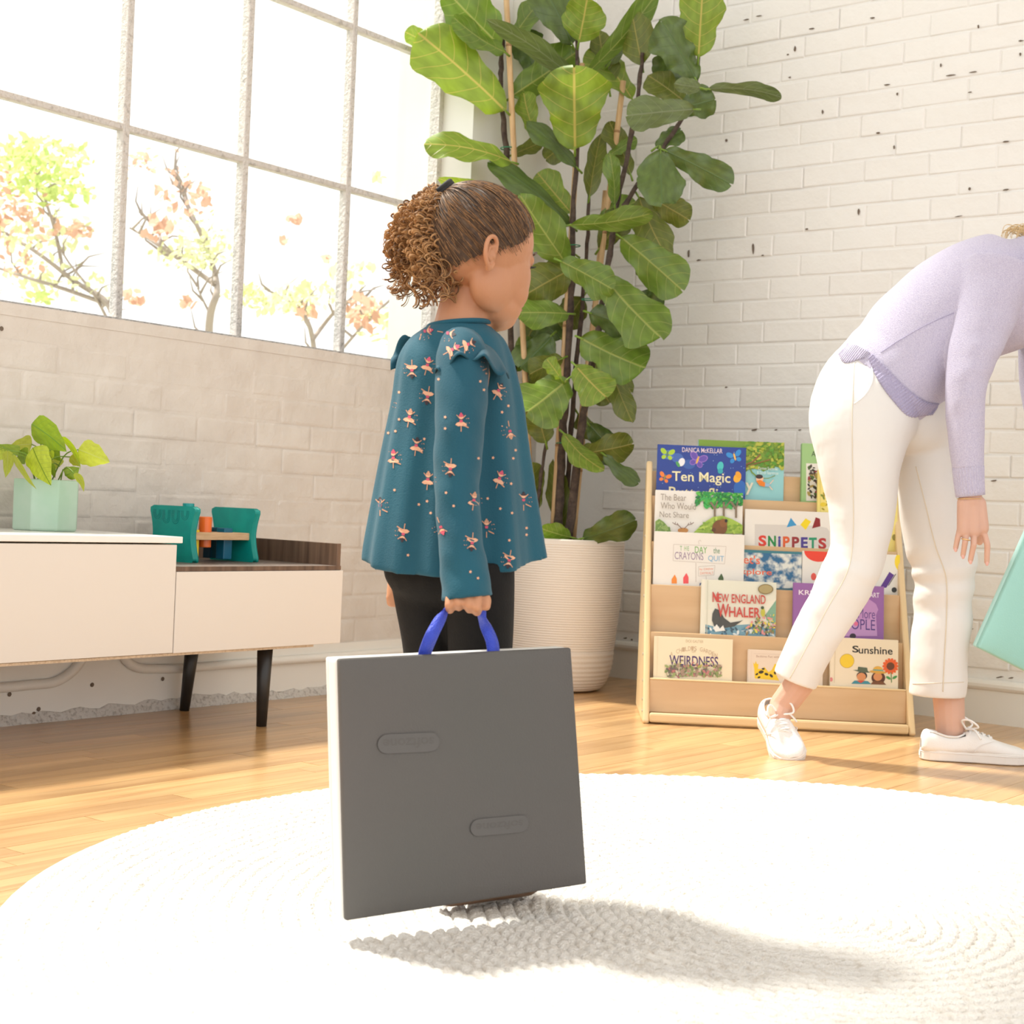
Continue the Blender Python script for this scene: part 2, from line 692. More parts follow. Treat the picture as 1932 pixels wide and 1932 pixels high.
# painted conduit: runs low on the left, climbs up behind the cabinet, comes down again and runs to the corner
def conduit(rows):
    pts = [on_x(a, b, 0.012) for a, b in rows]
    A = catmull([tuple(p) for p in pts], 6)
    return tube([Vector(a) for a in A], 0.0125, 10)


cd = struct(obj('trim_2', join(conduit([(-120, 1306), (0, 1298), (60, 1292), (100, 1288), (130, 1272), (150, 1250), (165, 1220), (172, 1180)]),
                               conduit([(212, 1180), (222, 1215), (238, 1245), (262, 1260), (300, 1262), (360, 1260), (480, 1250), (640, 1238), (850, 1222), (1000, 1212)])), paint_smooth, smooth=True))
# small holes in the plaster
hv = []
for cx, cy in ((18, 1310), (174, 1292), (307, 1281), (73, 1338), (64, 1347), (361, 1249), (3, 620)):
    c = on_x(cx, cy, 0.0042)
    hv.append(([c + Vector((0, math.cos(a) * 0.006, math.sin(a) * 0.006)) for a in [2 * math.pi * j / 8 for j in range(8)]], [tuple(range(8))]))
o = obj('plaster_holes', join(*hv), chip_mat, wl)
o['kind'] = 'stuff'
# pipe column next to the window, from floor to ceiling
ycol = on_x(1033, 20, 0.05).y
col_r = 0.075
struct(obj('trim_3', tube([(0.03, ycol - col_r + 0.02, 0.0), (0.03, ycol - col_r + 0.02, CEIL)], col_r, 40), paint_smooth, smooth=True))
# boxed corner between the column and the back wall
struct(obj('trim_4', box(-0.01, 0.02, ycol + 0.0, 0.01, 0.0, CEIL), paint_smooth))

# ---- window: steel frame, glazing bars and panes
old_paint = M('old_white_steel_paint', (0.66, 0.62, 0.58), 0.6, bump=(90, 0.9, 6), var=(60, (0.36, 0.33, 0.30), 6, 0.55, 0.78), coords='World')
glass = bpy.data.materials.new('window_glass')
glass.use_nodes = True
_nt = glass.node_tree
_nt.nodes.remove(_nt.nodes['Principled BSDF'])
_t = nn(_nt, 'ShaderNodeBsdfTransparent')
_t.inputs[0].default_value = (0.97, 0.985, 0.98, 1)
_gl = nn(_nt, 'ShaderNodeBsdfGlossy')
_gl.inputs['Roughness'].default_value = 0.02
_lw = nn(_nt, 'ShaderNodeLayerWeight')
_lw.inputs[0].default_value = 0.35
_fr = nn(_nt, 'ShaderNodeMath', operation='MULTIPLY')
_fr.inputs[1].default_value = 0.12
_nt.links.new(_lw.outputs['Facing'], _fr.inputs[0])
_mx = nn(_nt, 'ShaderNodeMixShader')
_nt.links.new(_fr.outputs[0], _mx.inputs[0])
_nt.links.new(_t.outputs[0], _mx.inputs[1])
_nt.links.new(_gl.outputs[0], _mx.inputs[2])
_nt.links.new(_mx.outputs[0], _nt.nodes['Material Output'].inputs[0])

win = bpy.data.objects.new('window_1', None)
COL.objects.link(win)
win.location = (GX, WY1, SILL)
win['kind'] = 'structure'
fw = 0.022
obj('frame', join(box(GX - 0.02, GX + 0.02, WY1 - fw, WY1, SILL, HEAD), box(GX - 0.02, GX + 0.02, WY0, WY0 + fw, SILL, HEAD),
                  box(GX - 0.02, GX + 0.02, WY0, WY1, SILL - 0.002, SILL + fw), box(GX - 0.02, GX + 0.02, WY0, WY1, HEAD - fw, HEAD)), old_paint, win)
ys = [WY1 - 0.425 * k for k in range(0, 13)]
zs = [1.064 + 0.5 * k for k in range(0, 7)]
ybars = [on_x(458, 303, GX).y + 0.4235 * k for k in range(-10, 3)]
ybars = [y for y in ybars if WY0 + 0.1 < y < WY1 - 0.1]
zbar0 = on_x(458, 303, GX).z
zbars = [zbar0 + 0.5 * k for k in range(-1, 6) if SILL + 0.1 < zbar0 + 0.5 * k < HEAD - 0.1]
for y in ybars:
    bevel(obj('glazing_bar', box(GX - 0.016, GX + 0.016, y - 0.0105, y + 0.0105, SILL, HEAD), old_paint, win), 0.003)
for z in zbars:
    bevel(obj('glazing_bar', box(GX - 0.015, GX + 0.015, WY0, WY1, z - 0.0088, z + 0.0088), old_paint, win), 0.003)
yy = sorted([WY0] + ybars + [WY1])
zz = sorted([SILL] + zbars + [HEAD])
far = []
for i in range(len(yy) - 1):
    for k in range(len(zz) - 1):
        bx_ = box(GX - 0.002, GX + 0.002, yy[i] + 0.012, yy[i + 1] - 0.012, zz[k] + 0.010, zz[k + 1] - 0.010)
        if yy[i + 1] > -3.0 and zz[k] < 2.4:
            obj('pane', bx_, glass, win)
        else:
            far.append(bx_)
o = obj('pane_field', join(*far), glass, win)
o['kind'] = 'stuff'
# sloped stone sill outside the glass line and plastered reveal edge
struct(obj('trim_5', box(-TH, -0.002, WY0, WY1, SILL - 0.03, SILL), paint_rough_shaded))

# ---- trees outside the window
bark = M('grey_bark', (0.36, 0.30, 0.26), 0.9)
leaf_g = M('sunlit_leaf', (0.40, 0.50, 0.14), 0.6, transl=((0.62, 0.72, 0.26), 0.5))
leaf_o = M('autumn_leaf', (0.50, 0.27, 0.18), 0.6, transl=((0.72, 0.46, 0.34), 0.45))
leaf_y = M('pale_leaf', (0.50, 0.52, 0.28), 0.6, transl=((0.74, 0.76, 0.44), 0.5))


def tree(name, label, base, branches, clouds, Z):
    root = thing(name, label, 'tree', tuple(P(base[0], base[1], Z)))
    bs = []
    for br in branches:
        A = catmull([(x, y) for x, y in br[0]], 5)
        pts = [P(a[0], a[1], Z + 0.15 * math.sin(i * 0.6)) for i, a in enumerate(A)]
        rr = [0.6 * br[1] * (1 - 0.75 * i / len(pts)) for i in range(len(pts))]
        bs.append(tube(pts, rr, 6))
    # twigs
    for br in branches:
        A = catmull([(x, y) for x, y in br[0]], 5)
        for a in A[4::2]:
            an = random.uniform(-2.6, -0.5)
            L = random.uniform(25, 75)
            q = [(a[0], a[1]), (a[0] + L * .5 * math.cos(an), a[1] + L * .5 * math.sin(an)), (a[0] + L * math.cos(an + .3), a[1] + L * math.sin(an + .3))]
            bs.append(tube([P(x, y, Z + random.uniform(-.1, .1)) for x, y in q], [.009, .006, .002], 5))
    b0 = P(branches[0][0][0][0], branches[0][0][0][1], Z)
    bs.append(tube([Vector((b0.x, b0.y, -0.1)), b0], [branches[0][1] * .9, branches[0][1] * .6], 8))
    obj('branches', join(*bs), bark, root, True)
    V, FC, MI = [], [], []
    for (cx, cy, rx, ry, n, mi, sz) in clouds:
        for _ in range(int(n * 1.8)):
            a = random.uniform(0, 2 * math.pi)
            r = random.random() ** 0.75 * random.uniform(.8, 1.15)
            c = P(cx + 1.25 * rx * r * math.cos(a), cy + ry * r * math.sin(a), Z + random.uniform(-0.5, 0.5))
            u = Vector((random.gauss(0, 1), random.gauss(0, 1), random.gauss(0, 1))).normalized()
            v = u.orthogonal().normalized()
            s = sz * random.uniform(0.3, 0.75)
            n0 = len(V)
            V += [c - u * s, c + v * s * 0.5 - u * s * 0.2, c + v * s * 0.35 + u * s * 0.5, c + u * s, c - v * s * 0.35 + u * s * 0.5, c - v * s * 0.5 - u * s * 0.2]
            FC.append(tuple(range(n0, n0 + 6)))
            MI.append(mi)
    o = obj('foliage', (V, FC, MI), [leaf_g, leaf_o, leaf_y], root)
    o['kind'] = 'stuff'
    return root


grass_m = M('bright_gravel', (0.55, 0.52, 0.45), 0.9, var=(3, (0.4, 0.42, 0.3), 4))
struct(obj('ground_outside', box(-14, -TH, -9, 9, -0.3, -0.1), grass_m))
random.seed(5)
tree('maple_tree', 'green and rust leaved tree seen through the leftmost window pane', (210, 760),
     [([(230, 800), (215, 640), (205, 575), (140, 530), (60, 470), (-60, 400)], 0.05), ([(205, 575), (120, 545), (40, 520), (-80, 480)], 0.03),
      ([(120, 520), (105, 440), (80, 360), (60, 290)], 0.025), ([(230, 660), (180, 560), (120, 480), (95, 400)], 0.02)],
     [(60, 300, 95, 45, 210, 0, 0.06), (90, 355, 70, 35, 110, 0, 0.06), (-20, 420, 110, 120, 120, 1, 0.06), (60, 450, 90, 60, 90, 2, 0.05), (140, 432, 30, 16, 22, 1, 0.07), (90, 530, 110, 40, 70, 2, 0.05), (20, 400, 60, 40, 36, 1, 0.06), (75, 560, 20, 14, 24, 0, 0.05)], 9.5)
tree('crabapple_tree', 'bare branched tree with rust leaves seen through the middle window panes', (400, 740),
     [([(392, 800), (395, 610), (410, 545), (395, 480), (360, 400), (330, 330)], 0.045), ([(410, 540), (340, 490), (280, 450), (245, 430)], 0.03), ([(360, 410), (345, 350), (330, 320)], 0.02),
      ([(395, 480), (310, 480), (300, 440), (262, 400)], 0.02), ([(400, 600), (380, 560), (372, 540)], 0.015)],
     [(345, 370, 40, 45, 36, 1, 0.05), (300, 430, 30, 30, 26, 1, 0.065), (265, 300, 18, 14, 10, 1, 0.05), (385, 370, 12, 20, 10, 1, 0.06), (370, 480, 70, 30, 100, 2, 0.045), (390, 440, 40, 50, 50, 2, 0.04), (250, 560, 30, 20, 14, 1, 0.06), (355, 575, 14, 14, 10, 1, 0.06), (290, 320, 60, 40, 16, 1, 0.04)], 8.8)
tree('garden_shrub', 'low pale shrub with orange leaves outside the window behind the girl', (600, 760),
     [([(600, 800), (590, 640), (560, 580), (500, 545)], 0.03), ([(590, 640), (640, 580), (690, 560)], 0.025), ([(610, 700), (680, 620), (740, 560)], 0.02)],
     [(500, 565, 60, 28, 80, 2, 0.05), (470, 550, 18, 14, 26, 0, 0.05), (580, 560, 50, 30, 70, 2, 0.045), (685, 590, 28, 34, 44, 1, 0.06), (575, 590, 14, 20, 14, 1, 0.06), (660, 520, 40, 30, 34, 2, 0.045), (555, 412, 10, 6, 6, 1, 0.05), (538, 455, 8, 6, 5, 1, 0.05), (715, 335, 12, 8, 7, 2, 0.05), (620, 485, 10, 6, 5, 1, 0.06), (740, 610, 50, 40, 40, 2, 0.05)], 8.2)

# ================================================================== RUG
random.seed(21)
rug_mat = M('white_braided_cotton', (0.76, 0.73, 0.69), 0.9, bump=(260, 0.6, 3), var=(70, (0.60, 0.54, 0.47), 5, 0.52, 0.78), coords='World')


def make_rug():
    roww = 0.0235
    nr = int(RUGR / roww)
    VV, FF = [], []
    base = 0
    ns = 7
    for k in range(nr):
        r0 = k * roww + 0.004
        m = max(6, int(2 * math.pi * (r0 + roww / 2) / 0.026))
        nth = m * 5
        th = np.arange(nth) / nth * 2 * math.pi
        ss = np.linspace(0, 1, ns)
        T, Sg = np.meshgrid(th, ss, indexing='ij')
        ph = rng.uniform(0, 6.28)
        prof = np.sqrt(np.clip(1 - (2 * Sg - 1) ** 2, 0, 1))
        # two strand families cross: bumps lean opposite ways on the two halves of a row
        lean = np.where(Sg < 0.5, Sg, 1 - Sg) * 4.2
        bump = 0.5 + 0.5 * np.sin(m * T + ph + lean + np.where(Sg < 0.5, 0, math.pi))
        wob = 0.0016 * np.sin(9 * T + k) + 0.0008 * np.sin(23 * T + 2.3 * k)
        R_ = r0 + Sg * roww + wob + (bump - 0.5) * 0.004 * (2 * Sg - 1)
        H = 0.0035 + 0.006 * prof * (0.45 + 0.55 * bump) + rng.normal(0, 0.0004, T.shape)
        H = np.where((Sg == 0) | (Sg == 1), 0.001, H)
        X = RUGC.x + R_ * np.cos(T)
        Y = RUGC.y + R_ * np.sin(T)
        VV.append(np.stack([X, Y, H], -1).reshape(-1, 3))
        i = np.arange(nth)[:, None]
        j = np.arange(ns - 1)[None, :]
        a = base + i * ns + j
        b = base + ((i + 1) % nth) * ns + j
        FF.append(np.stack([a, a + 1, b + 1, b], -1)[..., ::-1].reshape(-1, 4))
        base += nth * ns
    V = np.concatenate(VV)
    Fq = np.concatenate(FF)
    me = bpy.data.meshes.new('braided_rug')
    me.vertices.add(len(V))
    me.vertices.foreach_set('co', V.ravel())
    me.loops.add(len(Fq) * 4)
    me.loops.foreach_set('vertex_index', Fq.ravel())
    me.polygons.add(len(Fq))
    me.polygons.foreach_set('loop_start', np.arange(len(Fq)) * 4)
    me.polygons.foreach_set('loop_total', np.full(len(Fq), 4))
    me.update()
    me.validate()
    root = thing('braided_rug', 'large round white braided rug covering the wooden floor', 'rug', (RUGC.x, RUGC.y, 0))
    o = link_mesh('braided_coil', me, rug_mat, root, True)
    o['kind'] = 'stuff'
    obj('backing', tube([(RUGC.x, RUGC.y, 0.0005), (RUGC.x, RUGC.y, 0.003)], RUGR - 0.012, 96), rug_mat, root)


make_rug()

# ================================================================== SIDEBOARD
cream = M('cream_lacquer', (0.73, 0.675, 0.62), 0.38)
white_top = M('white_lacquer_top', (0.84, 0.83, 0.80), 0.3, coat=0.3)
walnut = M('dark_walnut_veneer', (0.085, 0.048, 0.032), 0.4, var=(1.0, (0.19, 0.115, 0.075), 6, 0.35, 0.7), stretch=(60, 60, 3), coords='World')
tray_mat = M('walnut_tray_mat', (0.12, 0.085, 0.07), 0.42, var=(160, (0.20, 0.16, 0.14), 4), coords='World')
mdf = M('raw_board_edge', (0.62, 0.48, 0.34), 0.8, var=(200, (0.45, 0.33, 0.22), 3))
black_wood = M('black_stained_wood', (0.018, 0.016, 0.015), 0.4)
XF = 0.42
sb = thing('sideboard', 'low cream sideboard on black tapered legs under the window', 'sideboard', (0.22, -2.6, 0))
YR, YD, YL = -1.585, -2.1335, -3.25
ZB, ZD, ZT = 0.206, 0.396, 0.478
ZS = ZT - 0.015
bevel(obj('body', box(0.03, XF - 0.02, YL, YD - 0.002, ZB + 0.004, ZS - 0.003), mdf, sb), 0.001)
bevel(obj('cabinet_top', box(0.025, XF + 0.004, YL, YD + 0.012, ZS, ZT), white_top, sb), 0.0015)
bevel(obj('door', box(XF - 0.018, XF, -2.72, YD - 0.0016, ZB + 0.001, ZS - 0.004), cream, sb), 0.001)
bevel(obj('door', box(XF - 0.018, XF, YL, -2.723, ZB + 0.001, ZS - 0.004), cream, sb), 0.001)
obj('bottom_panel', box(0.03, XF - 0.003, YL, YR - 0.09, ZB - 0.006, ZB), mdf, sb)
bevel(obj('side_panel', box(0.03, XF - 0.019, YR - 0.02, YR - 0.006, ZB, ZD - 0.006), cream, sb), 0.001)
bevel(obj('drawer_front', box(XF - 0.018, XF + 0.001, YD + 0.0006, YR + 0.003, ZB, ZD), cream, sb), 0.001)
bevel(obj('tray_base', box(0.03, XF - 0.003, YD, YR - 0.004, ZD - 0.003, ZD + 0.012), tray_mat, sb), 0.001)
obj('tray_edge', box(XF - 0.004, XF - 0.0008, YD, YR - 0.004, ZD + 0.001, ZD + 0.012), walnut, sb)
bevel(obj('back_upstand', box(0.03, 0.048, YD, YR - 0.004, ZD + 0.0, ZT - 0.012), walnut, sb), 0.001)
bevel(obj('end_upstand', box(0.03, XF - 0.003, YR - 0.018, YR - 0.004, ZD + 0.0, ZT - 0.012), walnut, sb), 0.001)


def sb_leg(top, bot):
    t, b = Vector(top), Vector(bot)
    obj('leg', tube([b, b.lerp(t, 0.5), t], [0.0130, 0.0165, 0.0200], 20), black_wood, sb, True)


sb_leg((0.372, -1.800, ZB - 0.005), (0.365, -1.795, 0.0))
sb_leg((0.065, -1.772, ZB - 0.005), (0.040, -1.772, 0.0))
sb_leg((0.372, -3.05, ZB - 0.005), (0.372, -3.06, 0.0))
sb_leg((0.065, -3.05, ZB - 0.005), (0.040, -3.06, 0.0))

# ---- toy pounding bench on the tray
teal = M('teal_painted_wood', S(0, 140, 132), 0.4, var=(25, S(4, 152, 142), 3))
groove = M('teal_groove', S(0, 105, 104), 0.5)
beech = M('light_beech', (0.66, 0.45, 0.26), 0.45, var=(1, (0.55, 0.35, 0.19), 4), stretch=(20, 20, 160))
toyZ = ZD + 0.0125
toy = thing('pounding_bench_toy', 'teal wooden pounding bench toy with coloured pegs on the sideboard tray', 'toy', (0.15, -1.75, toyZ))
# bench axis: from the front panel to the rear panel
pA = on_floor(360, 1066, toyZ)
pB = on_floor(438, 1062, toyZ)
pc = Vector((0.20, -1.80, toyZ))
ax_ = Vector((-0.088, 0.996, 0)).normalized()          # along the bench (between the panels)
sx_ = Vector((ax_.y, -ax_.x, 0))                      # across the panel, towards the room


def toy_panel(c, w, h, t):
    """waisted panel: flared at top and bottom, rounded corners"""
    out = []
    N = 14
    side = []
    for i in range(N + 1):
        q = i / N
        ww = w * (0.80 + 0.20 * (abs(2 * q - 1) ** 1.7))
        side.append((ww, q * h))
    def corner(pts):
        return pts
    right = [(x, z) for x, z in side]
    # round the four corners
    r = 0.013
    prof = []
    prof += [(side[0][0] - r, 0), (side[0][0] - r * 0.3, r * 0.3)]
    prof += right[1:-1]
    prof += [(side[-1][0] - r * 0.3, h - r * 0.3), (side[-1][0] - r, h)]
    full = prof + [(-x, z) for x, z in prof[::-1]]
    V = []
    for s in (-t / 2, t / 2):
        for x, z in full:
            V.append(c + sx_ * x + UP * z + ax_ * s)
    n = len(full)
    FC = [tuple(range(n)), tuple(range(n, 2 * n))[::-1]]
    for i in range(n):
        FC.append((i, (i + 1) % n, n + (i + 1) % n, n + i))
    return V, FC


c1 = Vector((0.200, -1.963, toyZ))
c2 = c1 + ax_ * 0.218
panel1 = bevel(obj('side_panel', toy_panel(c1, 0.077, 0.135, 0.020), teal, toy), 0.004, 3)
panel2 = bevel(obj('side_panel', toy_panel(c2, 0.077, 0.135, 0.020), teal, toy), 0.004, 3)
# engraved arches along the top edge of the near panel
gv = []
for k, cx in enumerate((-0.052, -0.020, 0.012, 0.044)):
    for rr in (0.006, 0.0095, 0.013):
        dz = 0.018 if k in (1, 2) else 0.008
        pts = []
        for j in range(13):
            a = math.pi + math.pi * j / 12
            x = cx + rr * math.cos(a)
            z = 0.128 - dz + rr * 1.2 * math.sin(a)
            pts.append(c1 + sx_ * x + UP * z - ax_ * 0.0102)
        pts = [pts[0] + UP * (dz)] + pts + [pts[-1] + UP * (dz)]
        gv.append(tube(pts, 0.0005, 5))
obj('carved_arches', join(*gv), groove, panel1)
bz = 0.056
mid = (c1 + c2) / 2
L2 = (c2 - c1).length / 2
bv, bf = box(-L2, L2, -0.052, 0.060, bz, bz + 0.019)
bevel(obj('bench_board', ([mid + ax_ * v.x + sx_ * v.y + UP * v.z for v in bv], bf), beech, toy), 0.002)


def peg(px_, sy_, z0, z1, r, colr, square=False):
    c = mid + ax_ * px_ + sx_ * sy_
    m = M('peg_' + colr[0], colr[1], 0.35, coat=0.2)
    if square:
        q, w = box(-r, r, -r * 0.9, r * 0.9, z0, z1)
        o = obj('peg', ([c + ax_ * v.x + sx_ * v.y + UP * v.z for v in q], w), m, toy)
    else:
        o = obj('peg', tube([c + UP * z0, c + UP * z1], r, 24), m, toy)
    bevel(o, 0.002, 2)


peg(-0.022, 0.020, 0.036, 0.114, 0.0165, ('orange', S(238, 112, 40)))
peg(-0.078, 0.034, 0.004, 0.081, 0.0120, ('yellow', S(232, 200, 30)), True)
peg(0.045, 0.024, 0.006, 0.086, 0.0155, ('blue', S(0, 95, 125)), True)
peg(-0.062, -0.022, 0.030, 0.098, 0.0140, ('crimson', S(190, 35, 70)))
peg(-0.030, -0.034, 0.030, 0.146, 0.0150, ('teal', S(0, 150, 150)))
peg(0.050, -0.026, 0.006, 0.086, 0.0155, ('navy', S(0, 55, 75)), True)

# ---- octagonal mint pot with a pothos plant
mint = M('mint_glazed_ceramic', S(160, 190, 168), 0.35, var=(14, S(172, 196, 178), 3), coat=0.15)
soil_mat = M('dark_soil', (0.05, 0.035, 0.025), 0.95, bump=(150, 0.8, 4))
pth = thing('potted_pothos', 'lime green pothos in an octagonal mint pot on the sideboard', 'plant', (0.14, -2.30, ZT))
pcx, pcy, pr = 0.140, -2.300, 0.0775


def octring(r, z, n=8, a0=math.radians(22.5 + 8)):
    return [Vector((pcx + r * math.cos(a0 + 2 * math.pi * j / n), pcy + r * math.sin(a0 + 2 * math.pi * j / n), z)) for j in range(n)]


prof = [(pr * 0.95, ZT), (pr, ZT + 0.004), (pr * 1.01, ZT + 0.120), (pr * 0.93, ZT + 0.120), (pr * 0.9, ZT + 0.02)]
V, FC = [], []
for r, z in prof:
    V += octring(r, z)
for i in range(len(prof) - 1):
    for j in range(8):
        FC.append((i * 8 + j, i * 8 + (j + 1) % 8, i * 8 + 8 + (j + 1) % 8, i * 8 + 8 + j))
FC.append(tuple(range(8))[::-1])
FC.append(tuple(range(32, 40)))
bevel(obj('pot', (V, FC), mint, pth), 0.003, 3)
obj('soil', (octring(pr * 0.92, ZT + 0.104), [tuple(range(8))]), soil_mat, pth)


def vein_leaf_mat(name, top, under, vein, transl, rough=0.35, lat=6.5, tf=0.4):
    m = bpy.data.materials.new(name)
    m.use_nodes = True
    nt = m.node_tree
    b = nt.nodes['Principled BSDF']
    uv = nn(nt, 'ShaderNodeUVMap')
    sp = nn(nt, 'ShaderNodeSeparateXYZ')
    nt.links.new(uv.outputs[0], sp.inputs[0])
    def mth(op, a, bb=None, c=None):
        n = nn(nt, 'ShaderNodeMath', operation=op)
        for i, q in enumerate((a, bb, c)):
            if q is None:
                continue
            if isinstance(q, (int, float)):
                n.inputs[i].default_value = q
            else:
                nt.links.new(q, n.inputs[i])
        return n.outputs[0]
    ax = mth('ABSOLUTE', sp.outputs[0])
    def smooth(v, a, c):
        n = nn(nt, 'ShaderNodeMapRange', interpolation_type='SMOOTHSTEP')
        nt.links.new(v, n.inputs[0])
        n.inputs[1].default_value = a
        n.inputs[2].default_value = c
        n.inputs[3].default_value = 1
        n.inputs[4].default_value = 0
        return n.outputs[0]
    mid_ = smooth(ax, 0.015, 0.055)
    curved = mth('POWER', ax, 1.4)
    lt = mth('PINGPONG', mth('SUBTRACT', mth('MULTIPLY', sp.outputs[1], lat), mth('MULTIPLY', curved, 1.6)), 0.5)
    latm = mth('MULTIPLY', smooth(lt, 0.012, 0.045), 0.75)
    vm = mth('MAXIMUM', mid_, latm)
    nz = nn(nt, 'ShaderNodeTexNoise')
    nz.inputs['Scale'].default_value = 4
    tc = nn(nt, 'ShaderNodeTexCoord')
    nt.links.new(uv.outputs[0], nz.inputs['Vector'])
    geo = nn(nt, 'ShaderNodeNewGeometry')
    mixs = nn(nt, 'ShaderNodeMix', data_type='RGBA')
    nt.links.new(geo.outputs['Backfacing'], mixs.inputs['Factor'])
    mixs.inputs['A'].default_value = (*top, 1)
    mixs.inputs['B'].default_value = (*under, 1)
    hs = nn(nt, 'ShaderNodeHueSaturation')
    mr = nn(nt, 'ShaderNodeMapRange')
    mr.inputs[1].default_value = 0.3
    mr.inputs[2].default_value = 0.7
    mr.inputs[3].default_value = 0.75
    mr.inputs[4].default_value = 1.25
    nt.links.new(nz.outputs[0], mr.inputs[0])
    nt.links.new(mr.outputs[0], hs.inputs['Value'])
    nt.links.new(mixs.outputs['Result'], hs.inputs['Color'])
    mv = nn(nt, 'ShaderNodeMix', data_type='RGBA')
    nt.links.new(vm, mv.inputs['Factor'])
    nt.links.new(hs.outputs[0], mv.inputs['A'])
    mv.inputs['B'].default_value = (*vein, 1)
    nt.links.new(mv.outputs['Result'], b.inputs['Base Color'])
    b.inputs['Roughness'].default_value = rough
    bp = nn(nt, 'ShaderNodeBump')
    bp.inputs['Strength'].default_value = 0.35
    bp.inputs['Distance'].default_value = 0.004
    nt.links.new(vm, bp.inputs['Height'])
    bp.invert = True
    nt.links.new(bp.outputs[0], b.inputs['Normal'])
    t = nn(nt, 'ShaderNodeBsdfTranslucent')
    tm = nn(nt, 'ShaderNodeMix', data_type='RGBA')
    nt.links.new(vm, tm.inputs['Factor'])
    tm.inputs['A'].default_value = (*transl, 1)
    tm.inputs['B'].default_value = (*vein, 1)
    nt.links.new(tm.outputs['Result'], t.inputs[0])
    mx = nn(nt, 'ShaderNodeMixShader')
    mx.inputs[0].default_value = tf
    nt.links.new(b.outputs[0], mx.inputs[1])
    nt.links.new(t.outputs[0], mx.inputs[2])
    nt.links.new(mx.outputs[0], nt.nodes['Material Output'].inputs[0])
    return m


PROF_FIDDLE = [(0, .03), (.04, .26), (.10, .48), (.20, .62), (.32, .66), (.44, .74), (.58, .92), (.70, 1.0), (.80, 1.0), (.89, .86), (.95, .62), (.985, .34), (1, .05)]
PROF_HEART = [(0, .10), (.04, .58), (.10, .86), (.2, 1.0), (.35, .98), (.5, .86), (.65, .66), (.8, .42), (.92, .18), (1, .01)]
PROF_OVAL = [(0, .03), (.05, .30), (.12, .55), (.25, .82), (.4, .97), (.55, 1.0), (.7, .93), (.83, .75), (.93, .48), (1, .04)]


def leaf_mesh(p0, p2, hw, side, arch, prof, fold=0.12, wave=0.08, nu=18, nv=8, wfreq=3.0, seed=0, curl=0.0, notch=0.0):
    rr = random.Random(seed)
    axis = p2 - p0
    L = axis.length
    N = side.cross(axis).normalized()
    p1 = (p0 + p2) / 2 + N * arch * L
    V, FC, UV = [], [], []
    ph1, ph2 = rr.uniform(0, 6.28), rr.uniform(0, 6.28)
    xs = [a for a, b in prof]
    wsx = [b for a, b in prof]
    for i in range(nu + 1):
        u = i / nu
        u = 0.5 - 0.5 * math.cos(math.pi * u) * (0.999)
        if i == 0: u = 0.0
        if i == nu: u = 1.0
        w = float(np.interp(u, xs, wsx)) * hw
        c = p0 * (1 - u) ** 2 + p1 * 2 * u * (1 - u) + p2 * u * u
        tang = ((p1 - p0) * (1 - u) + (p2 - p1) * u).normalized()
        nloc = side.cross(tang).normalized()
        for j in range(nv + 1):
            v = -1 + 2 * j / nv
            wob = 1 + 0.06 * math.sin(u * 15 + (ph1 if v > 0 else ph2)) + 0.03 * math.sin(u * 31 + ph2)
            hgt = fold * abs(v) * w + wave * hw * (abs(v) ** 2) * math.sin(u * wfreq * 6.28 + (ph1 if v > 0 else ph2)) + curl * (v ** 2) * w
            q = c + side * (v * w * wob) + nloc * hgt
            if notch and u > 0.8:
                q += tang * (abs(v) ** 1.5) * notch * L * (u - 0.8) / 0.2
            V.append(q)
            UV.append((v * (w / hw), u))
    W = nv + 1
    for i in range(nu):
        for j in range(nv):
            FC.append((i * W + j, i * W + j + 1, (i + 1) * W + j + 1, (i + 1) * W + j))
    return V, FC, UV


def leaf_obj(name, geo, mat, parent):
    V, FC, UV = geo
    me = bpy.data.meshes.new(name)
    me.from_pydata([tuple(v) for v in V], [], FC)
    ul = me.uv_layers.new(name='UVMap')
    idx = np.empty(len(me.loops), int)
    me.loops.foreach_get('vertex_index', idx)
    ul.data.foreach_set('uv', np.array(UV)[idx].ravel())
    me.update()
    return link_mesh(name, me, mat, parent, True)


pl_a = vein_leaf_mat('pothos_lime', S(150, 178, 20), S(178, 190, 60), S(120, 150, 30), S(190, 215, 20), 0.3, 9, 0.4)
pl_b = vein_leaf_mat('pothos_green', S(88, 132, 30), S(140, 160, 50), S(110, 150, 50), S(140, 180, 20), 0.3, 9, 0.35)
pl_c = vein_leaf_mat('pothos_olive', S(160, 172, 52), S(172, 180, 70), S(190, 198, 100), S(205, 215, 60), 0.4, 9, 0.45)
stem_g = M('pothos_stem', S(120, 150, 50), 0.4)
pZ = (Vector((pcx, pcy, ZT + 0.1)) - CAM).dot(FW)
